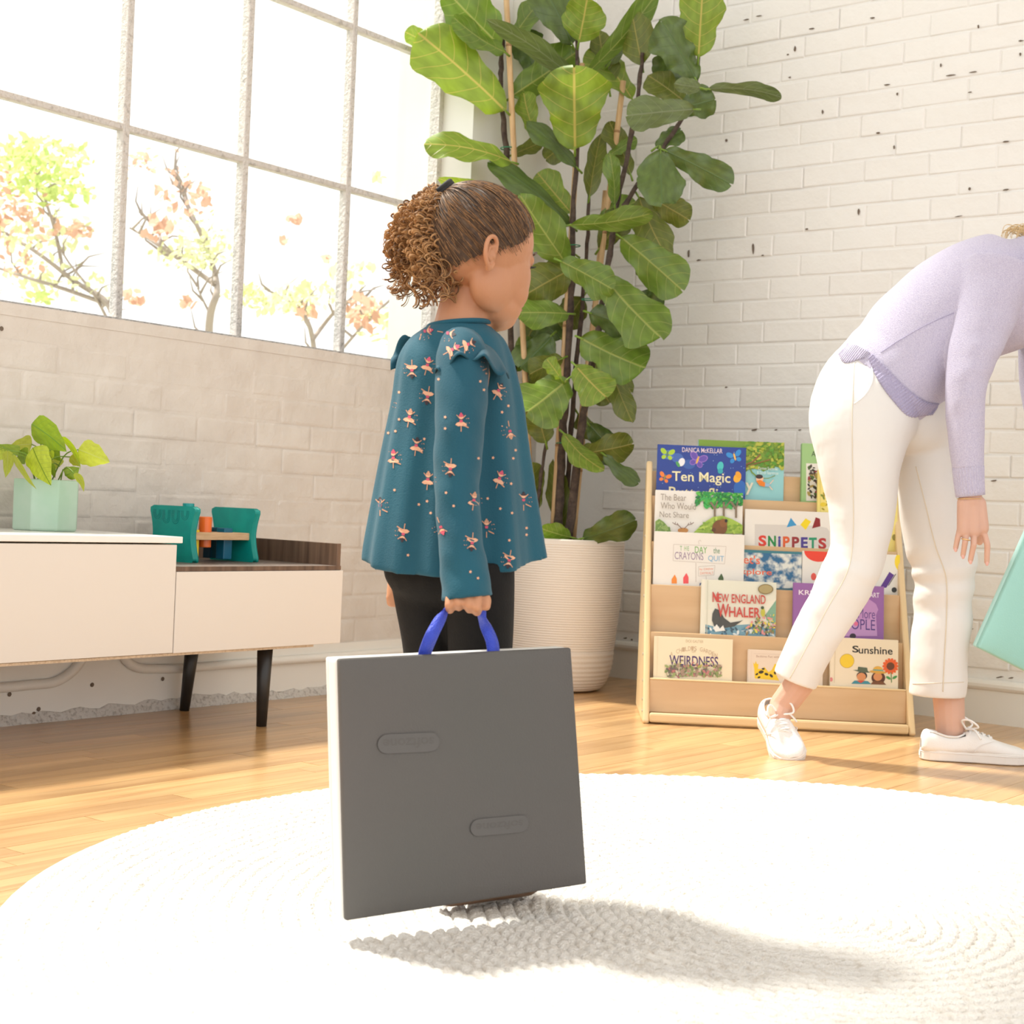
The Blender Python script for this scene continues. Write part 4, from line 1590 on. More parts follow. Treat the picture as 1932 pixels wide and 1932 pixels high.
def d_sun(c):
    c.text('S', 1608, 1620, 1218, 1231, (40, 36, 34), bold=0.02)
    c.text('unshine', 1620, 1684, 1219, 1233, (40, 36, 34), bold=0.012)
    c.ell(1598, 1247, 13.8, 13.6, (190, 150, 40))
    c.ell(1598, 1247, 13, 12.8, (240, 205, 45))
    for j in range(14):
        a = 2 * math.pi * j / 14
        c.ell(1680 + 11 * math.cos(a), 1257 + 11 * math.sin(a), 4.6, 2.9, (230, 100, 45), math.degrees(a), 8)
    c.ell(1680, 1257, 7.5, 7.5, (110, 62, 35))
    c.line([(1681, 1268), (1682, 1288)], 1.4, (80, 130, 70))
    c.ell(1676, 1279, 5, 2.4, (70, 150, 80), 30)
    c.ell(1688, 1278, 5, 2.4, (70, 150, 80), -30)
    # child with a green hat
    c.ell(1626, 1275, 10, 8, (45, 38, 38))
    c.ell(1625, 1277, 8.6, 7.6, (215, 145, 95))
    c.poly([(1609, 1264), (1618, 1264), (1619, 1258), (1636, 1260), (1637, 1266), (1642, 1269), (1625, 1269)], (88, 100, 80))
    c.poly([(1606, 1290), (1612, 1284), (1637, 1285), (1644, 1291)], (60, 140, 160))
    c.poly([(1616, 1284), (1632, 1284), (1624, 1289)], (205, 75, 55))
    # child with a straw hat
    c.ell(1657, 1279, 13, 12, (88, 48, 32))
    c.ell(1656, 1277, 8.4, 7.6, (215, 145, 95))
    c.ell(1656, 1265, 9.5, 8, (225, 175, 75), 0, 16, 180, 360)
    c.ell(1656, 1268, 16, 2.8, (215, 165, 70), 5)
    c.line([(1647, 1264), (1666, 1265)], 2.2, (90, 165, 165))
    c.poly([(1642, 1291), (1648, 1285), (1666, 1286), (1672, 1292)], (120, 75, 45))
    c.ell(1568, 1282, 3, 4, (215, 130, 130))
    c.line([(1576, 1206), (1574, 1288)], 0.8, (214, 200, 172))


book('cream picture book A Child\'s Garden of Weirdness on the bottom tier', 0, 1235, 1383, 1200, (240, 226, 196), d_weird, dy=0.004)
book('small pale picture book with a spotted yellow animal on the bottom tier', 0, 1412, 1553, 1225, (232, 215, 198), d_leop, dy=0.006, t=0.016)
book('cream picture book titled Sunshine with a sunflower and two hatted children', 0, 1567, 1695, 1202, (238, 224, 200), d_sun, dy=0.004, t=0.014)

# ================================================================== FIDDLE-LEAF FIG in a ribbed planter
random.seed(31)
planter_mat = M('matte_white_ceramic', (0.80, 0.74, 0.67), 0.55, bump=(200, 0.08, 2))
dark_stem = M('dark_fig_bark', (0.055, 0.035, 0.028), 0.85, bump=(90, 0.9, 5), var=(40, (0.11, 0.075, 0.055), 4), coords='World')
bamboo = M('bamboo_cane', (0.55, 0.34, 0.16), 0.45, var=(5, (0.66, 0.45, 0.23), 3), stretch=(40, 40, 4), coords='World')
node_mat = M('bamboo_node', (0.36, 0.2, 0.09), 0.6)
tie_mat = M('green_plant_tie', S(40, 130, 90), 0.5)
PZ = 4.93
potc = on_floor(1058, 1316, 0)
d_ = ray(1058, 1017)
PC = CAM + ray(1058, 1170) * PZ
PC.z = 0
fig = thing('potted_fig_tree', 'tall fiddle-leaf fig staked with bamboo in a ribbed white planter', 'plant', tuple(PC))
PH, PRAD = 0.487, 0.196
prof = []
for i in range(49):                                   # rounded foot
    a = math.pi / 2 * i / 48
    prof.append((0.125 + (PRAD - 0.020 - 0.125) * math.sin(a) + (0.0012 * math.sin(i * 1.57) if i > 8 else 0), 0.004 + 0.13 * (1 - math.cos(a))))
nrib = 44
for i in range(nrib * 4 + 1):
    q = i / (nrib * 4)
    z = 0.134 + (PH - 0.012 - 0.134) * q
    r = PRAD - 0.020 + 0.020 * math.sin(min(q * 1.15, 1) * math.pi / 2) - 0.0012 + 0.0022 * abs(math.sin(math.pi * q * nrib))
    prof.append((r, z))
prof += [(PRAD + 0.001, PH - 0.006), (PRAD - 0.003, PH), (PRAD - 0.014, PH - 0.001), (PRAD - 0.018, PH - 0.05)]
V, FC = [], []
NS = 72
for r, z in prof:
    for j in range(NS):
        a = 2 * math.pi * j / NS
        V.append(PC + Vector((r * math.cos(a), r * math.sin(a), z)))
for i in range(len(prof) - 1):
    for j in range(NS):
        FC.append((i * NS + j, i * NS + (j + 1) % NS, (i + 1) * NS + (j + 1) % NS, (i + 1) * NS + j))
FC.append(tuple(range(NS))[::-1])
obj('planter', (V, FC), planter_mat, fig, True)
obj('soil', ([PC + Vector(((PRAD - 0.017) * math.cos(a), (PRAD - 0.017) * math.sin(a), PH - 0.035)) for a in [2 * math.pi * j / 40 for j in range(40)]], [tuple(range(40))]), soil_mat, fig)


def wall_Z(px):
    """depth of the back wall in that picture column"""
    d = ray(px, 400)
    return (0 - CAM.y) / d.y


def pz(px, off=0.0):
    return min(PZ + off, wall_Z(px) - 0.10) if px > 1062 else PZ + off


def px_tube(rows, r0, r1, off, n=8, knobs=False):
    A = catmull([(x, y) for x, y in rows], 6)
    pts = []
    for i, a in enumerate(A):
        jx = random.uniform(-1.2, 1.2) if knobs else 0
        pts.append(P(a[0] + jx, a[1], pz(a[0], off)))
    m = len(pts) - 1
    rr = [(r0 + (r1 - r0) * i / m) * (random.uniform(0.85, 1.22) if knobs else 1) for i in range(m + 1)]
    return tube(pts, rr, n), pts


def stem(rows, r0, r1, off=0.0):
    g, pts = px_tube(rows, r0, r1, off, 8, True)
    obj('stem', g, dark_stem, fig, True)


def stake(rows, off=0.02, r=0.0085):
    A = [(x, y) for x, y in rows]
    p0, p1 = P(A[0][0], A[0][1], pz(A[0][0], off)), P(A[-1][0], A[-1][1], pz(A[-1][0], off))
    pts = [p0.lerp(p1, i / 14) for i in range(15)]
    o = obj('bamboo_stake', tube(pts, r, 12), bamboo, fig, True)
    for q in (0.11, 0.33, 0.55, 0.8):
        c = p0.lerp(p1, q)
        d = (p1 - p0).normalized()
        obj('cane_node', tube([c - d * 0.004, c - d * 0.001, c + d * 0.001, c + d * 0.004], [r, r * 1.12, r * 1.12, r], 12), node_mat, o, True)


stem([(950, 60), (946, 120), (945, 180), (955, 280), (962, 400), (965, 520), (963, 640), (974, 760), (992, 900), (1005, 1020)], 0.007, 0.013, 0.05)
stem([(1088, 60), (1090, 150), (1088, 300), (1080, 420), (1078, 560), (1070, 700), (1063, 800), (1058, 900), (1052, 1020)], 0.006, 0.014, 0.0)
stem([(1212, 100), (1205, 170), (1185, 290), (1163, 390), (1150, 480), (1132, 600), (1108, 740), (1090, 860), (1072, 1020)], 0.006, 0.013, -0.06)
stem([(1320, 90), (1305, 190), (1250, 280), (1205, 345), (1158, 425)], 0.005, 0.009, -0.1)
stem([(1112, 360), (1108, 460), (1100, 560), (1086, 700), (1074, 860), (1064, 1020)], 0.005, 0.009, 0.05)
stem([(1031, 828), (1022, 890), (1014, 950), (1012, 1020)], 0.005, 0.007, -0.02)
stake([(954, -30), (1006, 1020)], 0.02, 0.0095)
stake([(1098, 120), (1086, 470), (1042, 1020)], 0.02, 0.0095)
stake([(1176, 153), (1068, 1020)], 0.04, 0.0095)
stake([(1142, 360), (1082, 1020)], 0.08, 0.0085)
for cx, cy, off in ((957, 280, 0.03), (1082, 464, 0.0), (1110, 565, 0.0), (1062, 836, 0.0), (976, 690, 0.04)):
    c = P(cx, cy, pz(cx, off))
    pts = [c + RX * 0.022 * math.cos(a) + FW * 0.022 * math.sin(a) for a in [2 * math.pi * j / 16 for j in range(17)]]
    obj('plant_tie', tube(pts, 0.0018, 6), tie_mat, fig, True)

fl_light = vein_leaf_mat('fig_leaf_backlit', S(112, 138, 46), S(122, 146, 54), S(190, 178, 90), S(148, 172, 40), 0.42, 6.5, 0.30)
fl_mid = vein_leaf_mat('fig_leaf_fresh', S(58, 98, 20), S(104, 128, 48), S(150, 160, 80), S(100, 140, 16), 0.30, 6.5, 0.22)
fl_dark = vein_leaf_mat('fig_leaf_dark', S(28, 56, 22), S(88, 108, 52), S(84, 108, 56), S(50, 84, 14), 0.25, 6.5, 0.12)
fl_gray = vein_leaf_mat('fig_leaf_grey', S(60, 78, 54), S(100, 114, 66), S(120, 130, 94), S(70, 96, 30), 0.40, 6.5, 0.10)  # greyer green leaf tone
fl_olive = vein_leaf_mat('fig_leaf_olive', S(68, 84, 18), S(104, 114, 44), S(150, 144, 72), S(100, 110, 14), 0.36, 6.5, 0.2)
LT, MD, DK, GY, OL = fl_light, fl_mid, fl_dark, fl_gray, fl_olive
# base px, tip px, half width px, turn deg, arch, material, depth off base, depth off tip (+ is away)
FL = [((945, 88), (838, -22), 48, 20, .12, MD, 0, -.05), ((953, 208), (789, 62), 58, 8, .08, LT, 0, -.08), ((832, 90), (764, 60), 19, 25, .1, LT, .08, .05), ((952, 98), (858, 34), 34, 35, -.1, MD, -.02, -.1),
      ((1092, 156), (926, 42), 24, 50, -.12, GY, -.05, -.2), ((965, 182), (1088, 98), 40, 20, .08, MD, .06, .08), ((962, 82), (1032, -10), 34, 35, .1, MD, .05, .06), ((1080, 84), (1022, -30), 46, 20, .08, DK, .02, .0),
      ((1092, 80), (1108, -4), 42, 12, -.05, LT, -.05, -.12), ((1108, 138), (1238, -12), 26, 40, .12, MD, 0, -.05), ((1085, 282), (1083, 128), 65, 5, .05, LT, -.10, -.22), ((1192, 186), (1116, 92), 40, 30, .1, LT, .04, .1),
      ((1212, 124), (1192, 20), 34, 25, .06, OL, -.05, -.05), ((1313, 150), (1248, 42), 46, 15, .06, DK, -.12, -.2), ((1318, 108), (1326, -24), 44, 10, .05, LT, -.14, -.2), ((1335, 168), (1474, 184), 17, 45, .22, GY, -.16, -.22),
      ((1324, 166), (1272, 158), 15, 20, .06, GY, -.2, -.25), ((1282, 205), (1348, 188), 32, 25, .05, DK, -.12, -.12), ((1312, 206), (1185, 218), 32, 20, .1, GY, -.2, -.3), ((1292, 192), (1222, 142), 34, 20, .06, OL, -.08, -.06),
      ((1246, 284), (1250, 384), 46, 8, .08, DK, -.2, -.28), ((1254, 284), (1376, 346), 30, 25, .10, DK, -.16, -.18), ((1238, 278), (1284, 246), 24, 25, .05, DK, -.1, -.08), ((1226, 372), (1298, 414), 28, 25, .05, OL, -.1, -.08),
      ((1205, 372), (1262, 492), 38, 20, .08, OL, -.1, -.12), ((1172, 448), (1284, 545), 44, 18, .08, MD, -.12, -.14), ((1138, 522), (1244, 634), 54, 12, .08, MD, -.16, -.24), ((1078, 424), (1224, 404), 24, 35, .16, MD, -.12, -.2),
      ((1070, 500), (982, 370), 40, 20, .06, MD, -.06, -.14), ((1090, 318), (996, 232), 27, 38, .12, DK, -.02, -.10), ((1008, 252), (988, 176), 24, 30, .1, LT, .06, .05), ((967, 306), (800, 272), 34, 30, .16, LT, -.02, -.1),
      ((955, 372), (832, 338), 19, 45, .12, LT, -.02, -.08), ((1080, 428), (926, 306), 30, 35, .12, DK, .02, -.05), ((1078, 402), (1014, 326), 30, 15, .06, LT, .05, .06), ((966, 292), (1022, 268), 15, 20, .06, OL, .06, .08),
      ((1112, 372), (1134, 252), 22, 30, .06, OL, .04, .05), ((1160, 388), (1150, 288), 19, 25, .12, MD, -.1, -.14), ((1148, 294), (1202, 262), 16, 30, .06, MD, .02, .0), ((1056, 492), (1154, 545), 34, 20, .10, MD, -.14, -.2),
      ((1078, 508), (992, 556), 40, 20, .06, OL, -.02, -.05), ((1075, 592), (978, 590), 34, 22, .06, MD, -.05, -.12), ((1096, 638), (1218, 694), 52, 14, .10, MD, -.14, -.2), ((1112, 590), (1192, 620), 36, 20, .08, DK, -.08, -.12),
      ((1150, 688), (1194, 798), 25, 20, .08, OL, -.1, -.14), ((1072, 715), (996, 776), 54, 12, .10, MD, -.18, -.26), ((1086, 690), (1142, 748), 40, 12, .08, LT, -.2, -.26), ((1030, 836), (1014, 768), 36, 18, -.1, OL, -.06, -.1),
      ((1064, 818), (1140, 886), 28, 40, .2, LT, -.12, -.16), ((1094, 856), (1192, 838), 30, 20, .12, OL, -.06, -.08), ((1140, 858), (1204, 910), 20, 30, .12, DK, -.08, -.1), ((1098, 1016), (1198, 982), 30, 18, .14, DK, -.16, -.22),
      ((1078, 1014), (1018, 996), 20, 20, .1, MD, -.14, -.18), ((1042, 632), (982, 690), 40, 20, .06, DK, .02, .0), ((1062, 676), (1000, 706), 26, 25, .06, OL, -.02, -.05), ((1058, 714), (1032, 678), 18, 25, .06, LT, -.2, -.22),
      ((1062, 1000), (1046, 872), 24, 25, .06, OL, .04, .04), ((1012, 962), (1004, 872), 24, 25, .06, OL, .02, .0), ((922, 628), (952, 608), 10, 20, .06, LT, .02, .0), ((968, 700), (1006, 640), 26, 20, .06, MD, .06, .06),
      ((1100, 560), (1060, 620), 30, 20, .06, OL, .06, .06), ((1130, 470), (1180, 400), 30, 20, .06, OL, .04, .04), ((1150, 640), (1180, 570), 30, 20, .06, DK, .02, .02), ((1085, 480), (1020, 440), 28, 25, .06, MD, .06, .08),
      ((1100, 250), (1050, 190), 34, 25, .06, MD, .08, .10), ((1190, 330), (1150, 230), 26, 25, .06, OL, .03, .05), ((1130, 420), (1200, 380), 30, 20, .08, MD, .03, .02), ((1170, 560), (1250, 590), 34, 20, .06, DK, .02, .02),
      ((1120, 640), (1190, 740), 34, 20, .06, OL, .03, .03), ((1060, 640), (1010, 600), 34, 20, .06, DK, .08, .10), ((1050, 760), (1000, 690), 32, 20, .06, OL, .06, .06), ((1240, 180), (1270, 110), 34, 20, .06, DK, -.02, -.02),
      ((1150, 170), (1130, 60), 30, 25, .06, OL, .06, .08), ((1200, 440), (1240, 520), 34, 20, .08, OL, -.04, -.04), ((1010, 140), (985, 60), 34, 25, .06, DK, .10, .12), ((1110, 800), (1170, 870), 30, 20, .08, DK, .0, -.02),
      ((1035, 560), (995, 640), 34, 20, .06, OL, .08, .08), ((1085, 250), (1030, 300), 26, 25, .06, OL, .09, .10), ((1150, 120), (1210, 40), 24, 30, .06, GY, .04, .04),
      ((1110, 700), (1150, 760), 26, 25, .06, OL, .02, .02), ((1090, 780), (1120, 830), 20, 25, .06, OL, .05, .06)]
for n_, (b0, t0, hw, turn, arch, mt, zo, zt) in enumerate(FL):
    Zb, Zt = pz(b0[0], zo), pz(t0[0], zt)
    p0, p2 = P(b0[0], b0[1], Zb), P(t0[0], t0[1], Zt)
    axis = (p2 - p0).normalized()
    s = axis.cross(FW).normalized()
    s = Matrix.Rotation(math.radians(turn if n_ % 2 else -turn), 3, axis) @ s
    lf = leaf_obj('leaf', leaf_mesh(p0, p2, hw * Zb / F, s, arch * (1 if t0[1] > b0[1] else -1), PROF_FIDDLE if n_ % 4 else PROF_OVAL, random.uniform(0.04, 0.20), random.uniform(0.09, 0.20), 24, 8, random.uniform(1.4, 2.6), n_, notch=random.choice((0.0, 0.03, 0.05))), mt, fig)
    obj('leaf_stalk', tube([p0 - axis * 0.02 + FW * 0.01, p0, p0 + axis * 0.01], [0.004, 0.0032, 0.002], 6), stem_g, lf, True)

# ================================================================== FOLDED PLAY MAT carried by the girl
mat_grey = M('charcoal_vinyl', (0.096, 0.086, 0.081), 0.6, bump=(350, 0.12, 2), var=(3, (0.090, 0.085, 0.079), 2))
mat_white = M('white_vinyl_edge', (0.80, 0.78, 0.75), 0.45)
emboss = M('embossed_vinyl', (0.101, 0.094, 0.090), 0.58)
strap_mat = M('royal_blue_webbing', S(40, 66, 190), 0.55, bump=(500, 0.3, 1), sheen=0.2)
mTL, mTR, mBR, mBL = P(640, 1243, 1.95), P(1078, 1222, 2.14), P(1108, 1668, 2.14), P(653, 1738, 1.95)
mw = ((mTR - mTL) + (mBR - mBL)) / 2
mh = ((mTL - mBL) + (mTR - mBR)) / 2
mn = mw.cross(mh).normalized()
if mn.dot(FW) > 0:
    mn = -mn
mroot = thing('folded_play_mat', 'charcoal and white folded foam mat with blue straps carried by the girl', 'foam mat', tuple((mBL + mBR) / 2))
TK = 0.046


def cushion(corn, n_out, th, inset, puff, nx=16, nz=16, rim=0.006, dip=None):
    """soft slab: front and back faces with rounded rim"""
    def surf(u, v):
        a = corn[0].lerp(corn[1], u)
        b = corn[3].lerp(corn[2], u)
        return a.lerp(b, v)
    V, FC = [], []
    for side in (0, 1):
        for i in range(nz + 1):
            for j in range(nx + 1):
                u, v = j / nx, i / nz
                e = min(u, 1 - u, v, 1 - v)
                d = (1 - math.exp(-e * 14)) * puff
                p = surf(u, v) + n_out * ((d if side == 0 else -th - d) + 0)
                if dip and side == 0 and i == 0:
                    p = p - mh.normalized() * dip(u)
                V.append(p)
    m = (nx + 1) * (nz + 1)
    W = nx + 1
    for i in range(nz):
        for j in range(nx):
            a = i * W + j
            FC.append((a, a + 1, a + W + 1, a + W))
            FC.append((m + a + W, m + a + W + 1, m + a + 1, m + a))
    border = [j for j in range(nx)] + [i * W + nx for i in range(nz)] + [nz * W + j for j in range(nx, 0, -1)] + [i * W for i in range(nz, 0, -1)]
    for a, b in zip(border, border[1:] + border[:1]):
        FC.append((a, m + a, m + b, b))
    return V, FC


front = [mTL, mTR, mBR, mBL]
vv, ff = cushion(front, mn, 0.010, 0, 0.004)
bevel(obj('front_panel', (vv, ff), mat_grey, mroot, True), 0.003, 2)
mid_c = [p - mn * 0.0102 for p in front]
vv, ff = cushion(mid_c, mn, TK - 0.0205, 0, 0.0)
cc = (mTL + mBR) / 2
vv = [v + (v - (cc - mn * TK / 2)) * 0.004 for v in vv]
bevel(obj('foam_edge', (vv, ff), mat_white, mroot, False), 0.006, 3)
vv, ff = cushion([p - mn * (TK - 0.010) for p in front], mn, 0.008, 0, 0.003)
bevel(obj('back_panel', (vv, ff), mat_white, mroot, True), 0.003, 2)


def on_mat(px, py, e=0.0):
    d = ray(px, py)
    t = (mTL - CAM).dot(mn) / d.dot(mn)
    return CAM + d * t + mn * (0.00388 + e)


def pill(x0, x1, y0, y1, slope):
    r = (y1 - y0) / 2
    pts = []
    for j in range(13):
        a = math.pi / 2 + math.pi * j / 12
        pts.append((x0 + r + r * math.cos(a), (y0 + y1) / 2 + r * math.sin(a)))
    for j in range(13):
        a = -math.pi / 2 + math.pi * j / 12
        pts.append((x1 - r + r * math.cos(a), (y0 + y1) / 2 + r * math.sin(a)))
    top = [on_mat(x, y + slope * (x - x0), 0.00025) for x, y in pts]
    return top, [tuple(range(len(pts)))]


for x0, x1, y0, y1, sl in ((710, 826, 1386, 1422, -0.045), (885, 994, 1546, 1578, -0.09)):
    lo = obj('embossed_logo', pill(x0, x1, y0, y1, sl), emboss, mroot)
    tv, tf = text_shape('softzone', x0 + 10, x1 - 10, y0 + 8, y1 - 8, bold=0.02)
    # the mark stands upside down on the carried mat
    tv = [(x0 + x1 - x, y0 + y1 - y) for x, y in tv]
    obj('logo_lettering', ([on_mat(x, y + sl * (x - x0), 0.00045) for x, y in tv], tf), mat_grey, lo)


def ribbon(rows, w, th=0.0016, k=6, wdir=None):
    """rows: centre points + width directions"""
    A = catmull([tuple(c) + tuple(d) for c, d in rows], k)
    V, FC = [], []
    for i, a in enumerate(A):
        c, d = Vector(a[:3]), Vector(a[3:]).normalized()
        j0, j1 = max(i - 1, 0), min(i + 1, len(A) - 1)
        t = (Vector(A[j1][:3]) - Vector(A[j0][:3])).normalized()
        n = t.cross(d).normalized()
        V += [c - d * w / 2 - n * th / 2, c + d * w / 2 - n * th / 2, c + d * w / 2 + n * th / 2, c - d * w / 2 + n * th / 2]
    for i in range(len(A) - 1):
        for j in range(4):
            FC.append((i * 4 + j, i * 4 + (j + 1) % 4, i * 4 + 4 + (j + 1) % 4, i * 4 + 4 + j))
    FC += [(3, 2, 1, 0), tuple(range(len(V) - 4, len(V)))]
    return V, FC


mwd = mw.normalized()
GA = 2.045                                            # depth of the gripping hand
zl = 1.95 + (802 - 640) / 438 * 0.19 + 0.008
zr = 1.95 + (930 - 640) / 438 * 0.19 + 0.008
rows = [(P(802, 1262, zl), mwd), (P(801, 1236, zl), mwd), (P(813, 1202, zl - 0.012), (mwd - RU * 0.25)), (P(828, 1172, GA - 0.014), (mwd - RU * 0.1)), (P(838, 1150, GA - 0.002), (mwd * 0.8 + RU * 0.5)),
        (P(850, 1136, GA), (RU * 0.9 + mn * 0.4)), (P(875, 1136, GA + 0.002), (RU * 0.9 + mn * 0.4)), (P(896, 1142, GA + 0.003), (RU * 0.9 + mn * 0.4)), (P(908, 1160, GA + 0.004), (mwd * 0.8 - RU * 0.5)), (P(918, 1185, zr - 0.006), mwd),
        (P(928, 1210, zr), mwd), (P(931, 1232, zr), mwd), (P(931, 1258, zr), mwd)]
obj('strap_handle', ribbon(rows, 0.0195), strap_mat, mroot, True)

# ================================================================== GIRL
skin = M('child_skin', (0.48, 0.220, 0.110), 0.5, sss=0.12, var=(6, (0.51, 0.24, 0.125), 2), bump=(180, 0.05, 2))
hair_dark = M('brown_hair', (0.060, 0.032, 0.018), 0.42, var=(1, (0.12, 0.068, 0.036), 4), stretch=(90, 90, 90), bump=(140, 0.4, 3))
curl_mats = [M('curl_gold', (0.62, 0.35, 0.15), 0.4, transl=((0.7, 0.42, 0.2), 0.25)), M('curl_brown', (0.38, 0.195, 0.08), 0.4, transl=((0.6, 0.35, 0.15), 0.2)), M('curl_dark', (0.14, 0.07, 0.032), 0.45)]
tie_black = M('black_hair_elastic', (0.012, 0.011, 0.012), 0.7)
teal_cloth = M('teal_jersey', S(4, 74, 93), 0.8, bump=(420, 0.12, 2), var=(5, S(8, 82, 101), 3), sheen=0.08)
legging = M('black_legging', (0.0075, 0.0065, 0.006), 0.8, spec=0.25, bump=(300, 0.1, 2))
shoe_brown = M('brown_leather_shoe', (0.16, 0.085, 0.045), 0.5)
eye_white = M('eye_white', (0.85, 0.83, 0.80), 0.2)
lash = M('dark_lash', (0.01, 0.008, 0.008), 0.6)
lip = M('lip_skin', (0.50, 0.20, 0.15), 0.45)

GZ = 2.26
girl_foot = on_floor(860, 1690, 0)
girl = thing('person', 'small girl in a teal blouse and black leggings carrying a mat', 'person', tuple(girl_foot))
s_ = GZ / F                                          # metres per pixel at the girl


def G(px, py, dz=0.0):
    return P(px, py, GZ + dz)


# --- head axes: looking right and away
th = math.radians(38)
hf = (RX * math.cos(th) + FW * math.sin(th) - RU * 0.10).normalized()
hs = (RX * math.sin(th) - FW * math.cos(th)).normalized()      # towards her right ear / the camera
hu = hs.cross(hf)
if hu.dot(RU) < 0:
    hu = -hu
hu.normalize()
HC = G(903, 452, 0.0)


def H(f, s, u):
    return HC + hf * f + hs * s + hu * u


def hell(f, s, u, rf, rs, ru, n=24, m=16):
    return ellipsoid(H(f, s, u), (hf * rf, hs * rs, hu * ru), n, m)


body_parts = [
    hell(0, 0, 0, .088, .074, .080),                       # cranium
    hell(.030, 0, -.050, .058, .060, .066),                # face
    hell(.046, .028, -.073, .028, .026, .030), hell(.046, -.028, -.073, .028, .026, .030),   # cheeks
    hell(.045, 0, -.110, .028, .034, .020),                # jaw, chin
    hell(.062, 0, -.112, .014, .016, .012),
    hell(.074, 0, -.020, .016, .040, .016),                # brow
    hell(.086, 0, -.060, .011, .011, .010), capsule(H(.080, 0, -.030), .007, H(.088, 0, -.058), .009),   # nose
    hell(.074, 0, -.088, .012, .016, .008),                # mouth
    hell(.006, .036, -.068, .040, .024, .044), hell(.006, -.036, -.068, .040, .024, .044),
    hell(.034, .018, -.098, .036, .030, .026), hell(.034, -.018, -.098, .036, .030, .026),
    hell(.022, 0, -.085, .046, .044, .036),
    capsule(G(884, 560, 0.01), .040, G(866, 650, 0.0), .045),      # neck
    limb([(862, 636, GZ, 60, .045), (860, 680, GZ, 95, .070), (858, 800, GZ, 90, .075), (852, 960, GZ, 92, .078), (846, 1060, GZ, 95, .080)], 3, 24),
    chain([G(880, 700, -.10), G(864, 900, -.165), G(880, 1110, -.20)], [.034, .024, .020]),            # right arm
    chain([G(805, 690, .08), G(772, 900, .10), G(762, 1070, .06)], [.034, .024, .020]),               # left arm
]
# right hand: back of the hand under the cuff, four fingers round the strap, thumb at the right
hz = GA - GZ
body_parts += [chain([G(868, 1100, hz), G(862, 1122, hz - .002)], [.018, .014]), chain([G(888, 1100, hz), G(892, 1122, hz - .002)], [.018, .014])]
for (x0, y0, x1, y1, r, dz) in ((849, 1126, 848, 1145, .0064, 0.0), (866, 1124, 865, 1140, .0063, -.004), (883, 1124, 885, 1144, .0066, -.006), (901, 1124, 899, 1149, .0066, -.004)):
    a, b = G(x0, y0, hz + dz - .008), G(x1, y1 - 3, hz + dz - .014)
    c, d = G(x1 + 1, y1 + 5, hz + dz + .002), G(x1, y1 - 8, hz + dz + .014)
    body_parts.append(chain([a, b, c, d], [r, r * 1.05, r * .98, r * .85], 12))
body_parts.append(chain([G(908, 1118, hz + .004), G(917, 1132, hz - .002), G(917, 1144, hz - .006)], [.009, .0074, .0064], 12))
# left hand beyond the hip
lh = G(752, 1105, .05)
body_parts.append(chain([G(762, 1068, .06), G(756, 1095, .055), G(750, 1118, .05)], [.021, .020, .017]))
for i, (dx, dy) in enumerate(((-10, 148), (-5, 154), (1, 156), (6, 150))):
    body_parts.append(chain([G(750 + dx * .5, 1115, .05), G(748 + dx, 1112 + dy * .1, .045), G(748 + dx, 1128 + dy * .06, .05)], [.0085, .008, .007], 10))
body = fuse('body', body_parts, 0.0018, 4, skin, girl, extra=(lambda p: (p - HC).length < .17 and (p - H(.088, 0, -.06)).length > .02, 26))

# ear: bowl, rim and lobe
def ear(sgn):
    def E(f, s, u):
        return H(f - .030, sgn * (.066 + s), u - .036)
    ps = [ellipsoid(E(.004, .000, .002), (hf * .012, hs * .006, hu * .019), 16, 10)]
    rim = [E(.011, .004, .004), E(.010, .007, .016), E(.003, .010, .023), E(-.007, .012, .020), E(-.012, .012, .008), E(-.011, .011, -.006), E(-.004, .008, -.018), E(.004, .004, -.022), E(.009, .003, -.014)]
    A = catmull([tuple(p) for p in rim], 4)
    ps.append(chain([Vector(a) for a in A], [.0036] * len(A), 8))
    ps.append(chain([E(.006, .005, .010), E(-.002, .007, .008), E(-.005, .007, -.004), E(.001, .005, -.010)], [.0026] * 4, 8))
    ps.append(ball(E(.008, .004, -.004), .0036, 10, 8))
    ps.append(ellipsoid(E(.001, .004, -.021), (hf * .006, hs * .004, hu * .006), 10, 8))
    return fuse('ear', ps, 0.0016, 3, skin, girl)


ear(1)
ear(-1)
for sg in (1, -1):
    eo = obj('eye', hell(.0655, sg * .029, -.034, .0100, .0105, .0095, 16, 12), eye_white, girl, True)
    ir = hell(.0735, sg * .0300, -.034, .003, .0055, .0055, 12, 8)
    obj('iris', ir, lash, eo, True)
    A = catmull([tuple(H(.0700, sg * .0405, -.035)), tuple(H(.0775, sg * .034, -.0300)), tuple(H(.080, sg * .024, -.030))], 5)
    pts = [Vector(a) for a in A]
    obj('eyelashes', join(tube(pts, .0011, 6), *[tube([p, p + hf * .006 + hs * (sg * .003) + hu * .001], [.0006, .0002], 4) for p in pts[1:8]]), lash, eo)
    A = catmull([tuple(H(.072, sg * .045, -.014)), tuple(H(.084, sg * .034, -.007)), tuple(H(.090, sg * .014, -.010))], 5)
    obj('eyebrow', tube([Vector(a) for a in A], .0016, 6), hair_dark, girl)
obj('lips', join(ellipsoid(H(.0845, 0, -.0850), (hf * .0035, hs * .013, hu * .0032), 14, 8), ellipsoid(H(.083, 0, -.0915), (hf * .0038, hs * .011, hu * .0038), 14, 8)), lip, girl, True)

# --- hair pulled back: cap that follows the skull down to the hairline
TIE = G(850, 384, -.012)
cap_c, cap_r = H(-.001, 0, .001), (.0905, .0765, .0830)
V, FC = [], []
nU, nV = 150, 96
hl_a, hl_b = G(992, 412, 0), G(868, 545, 0)


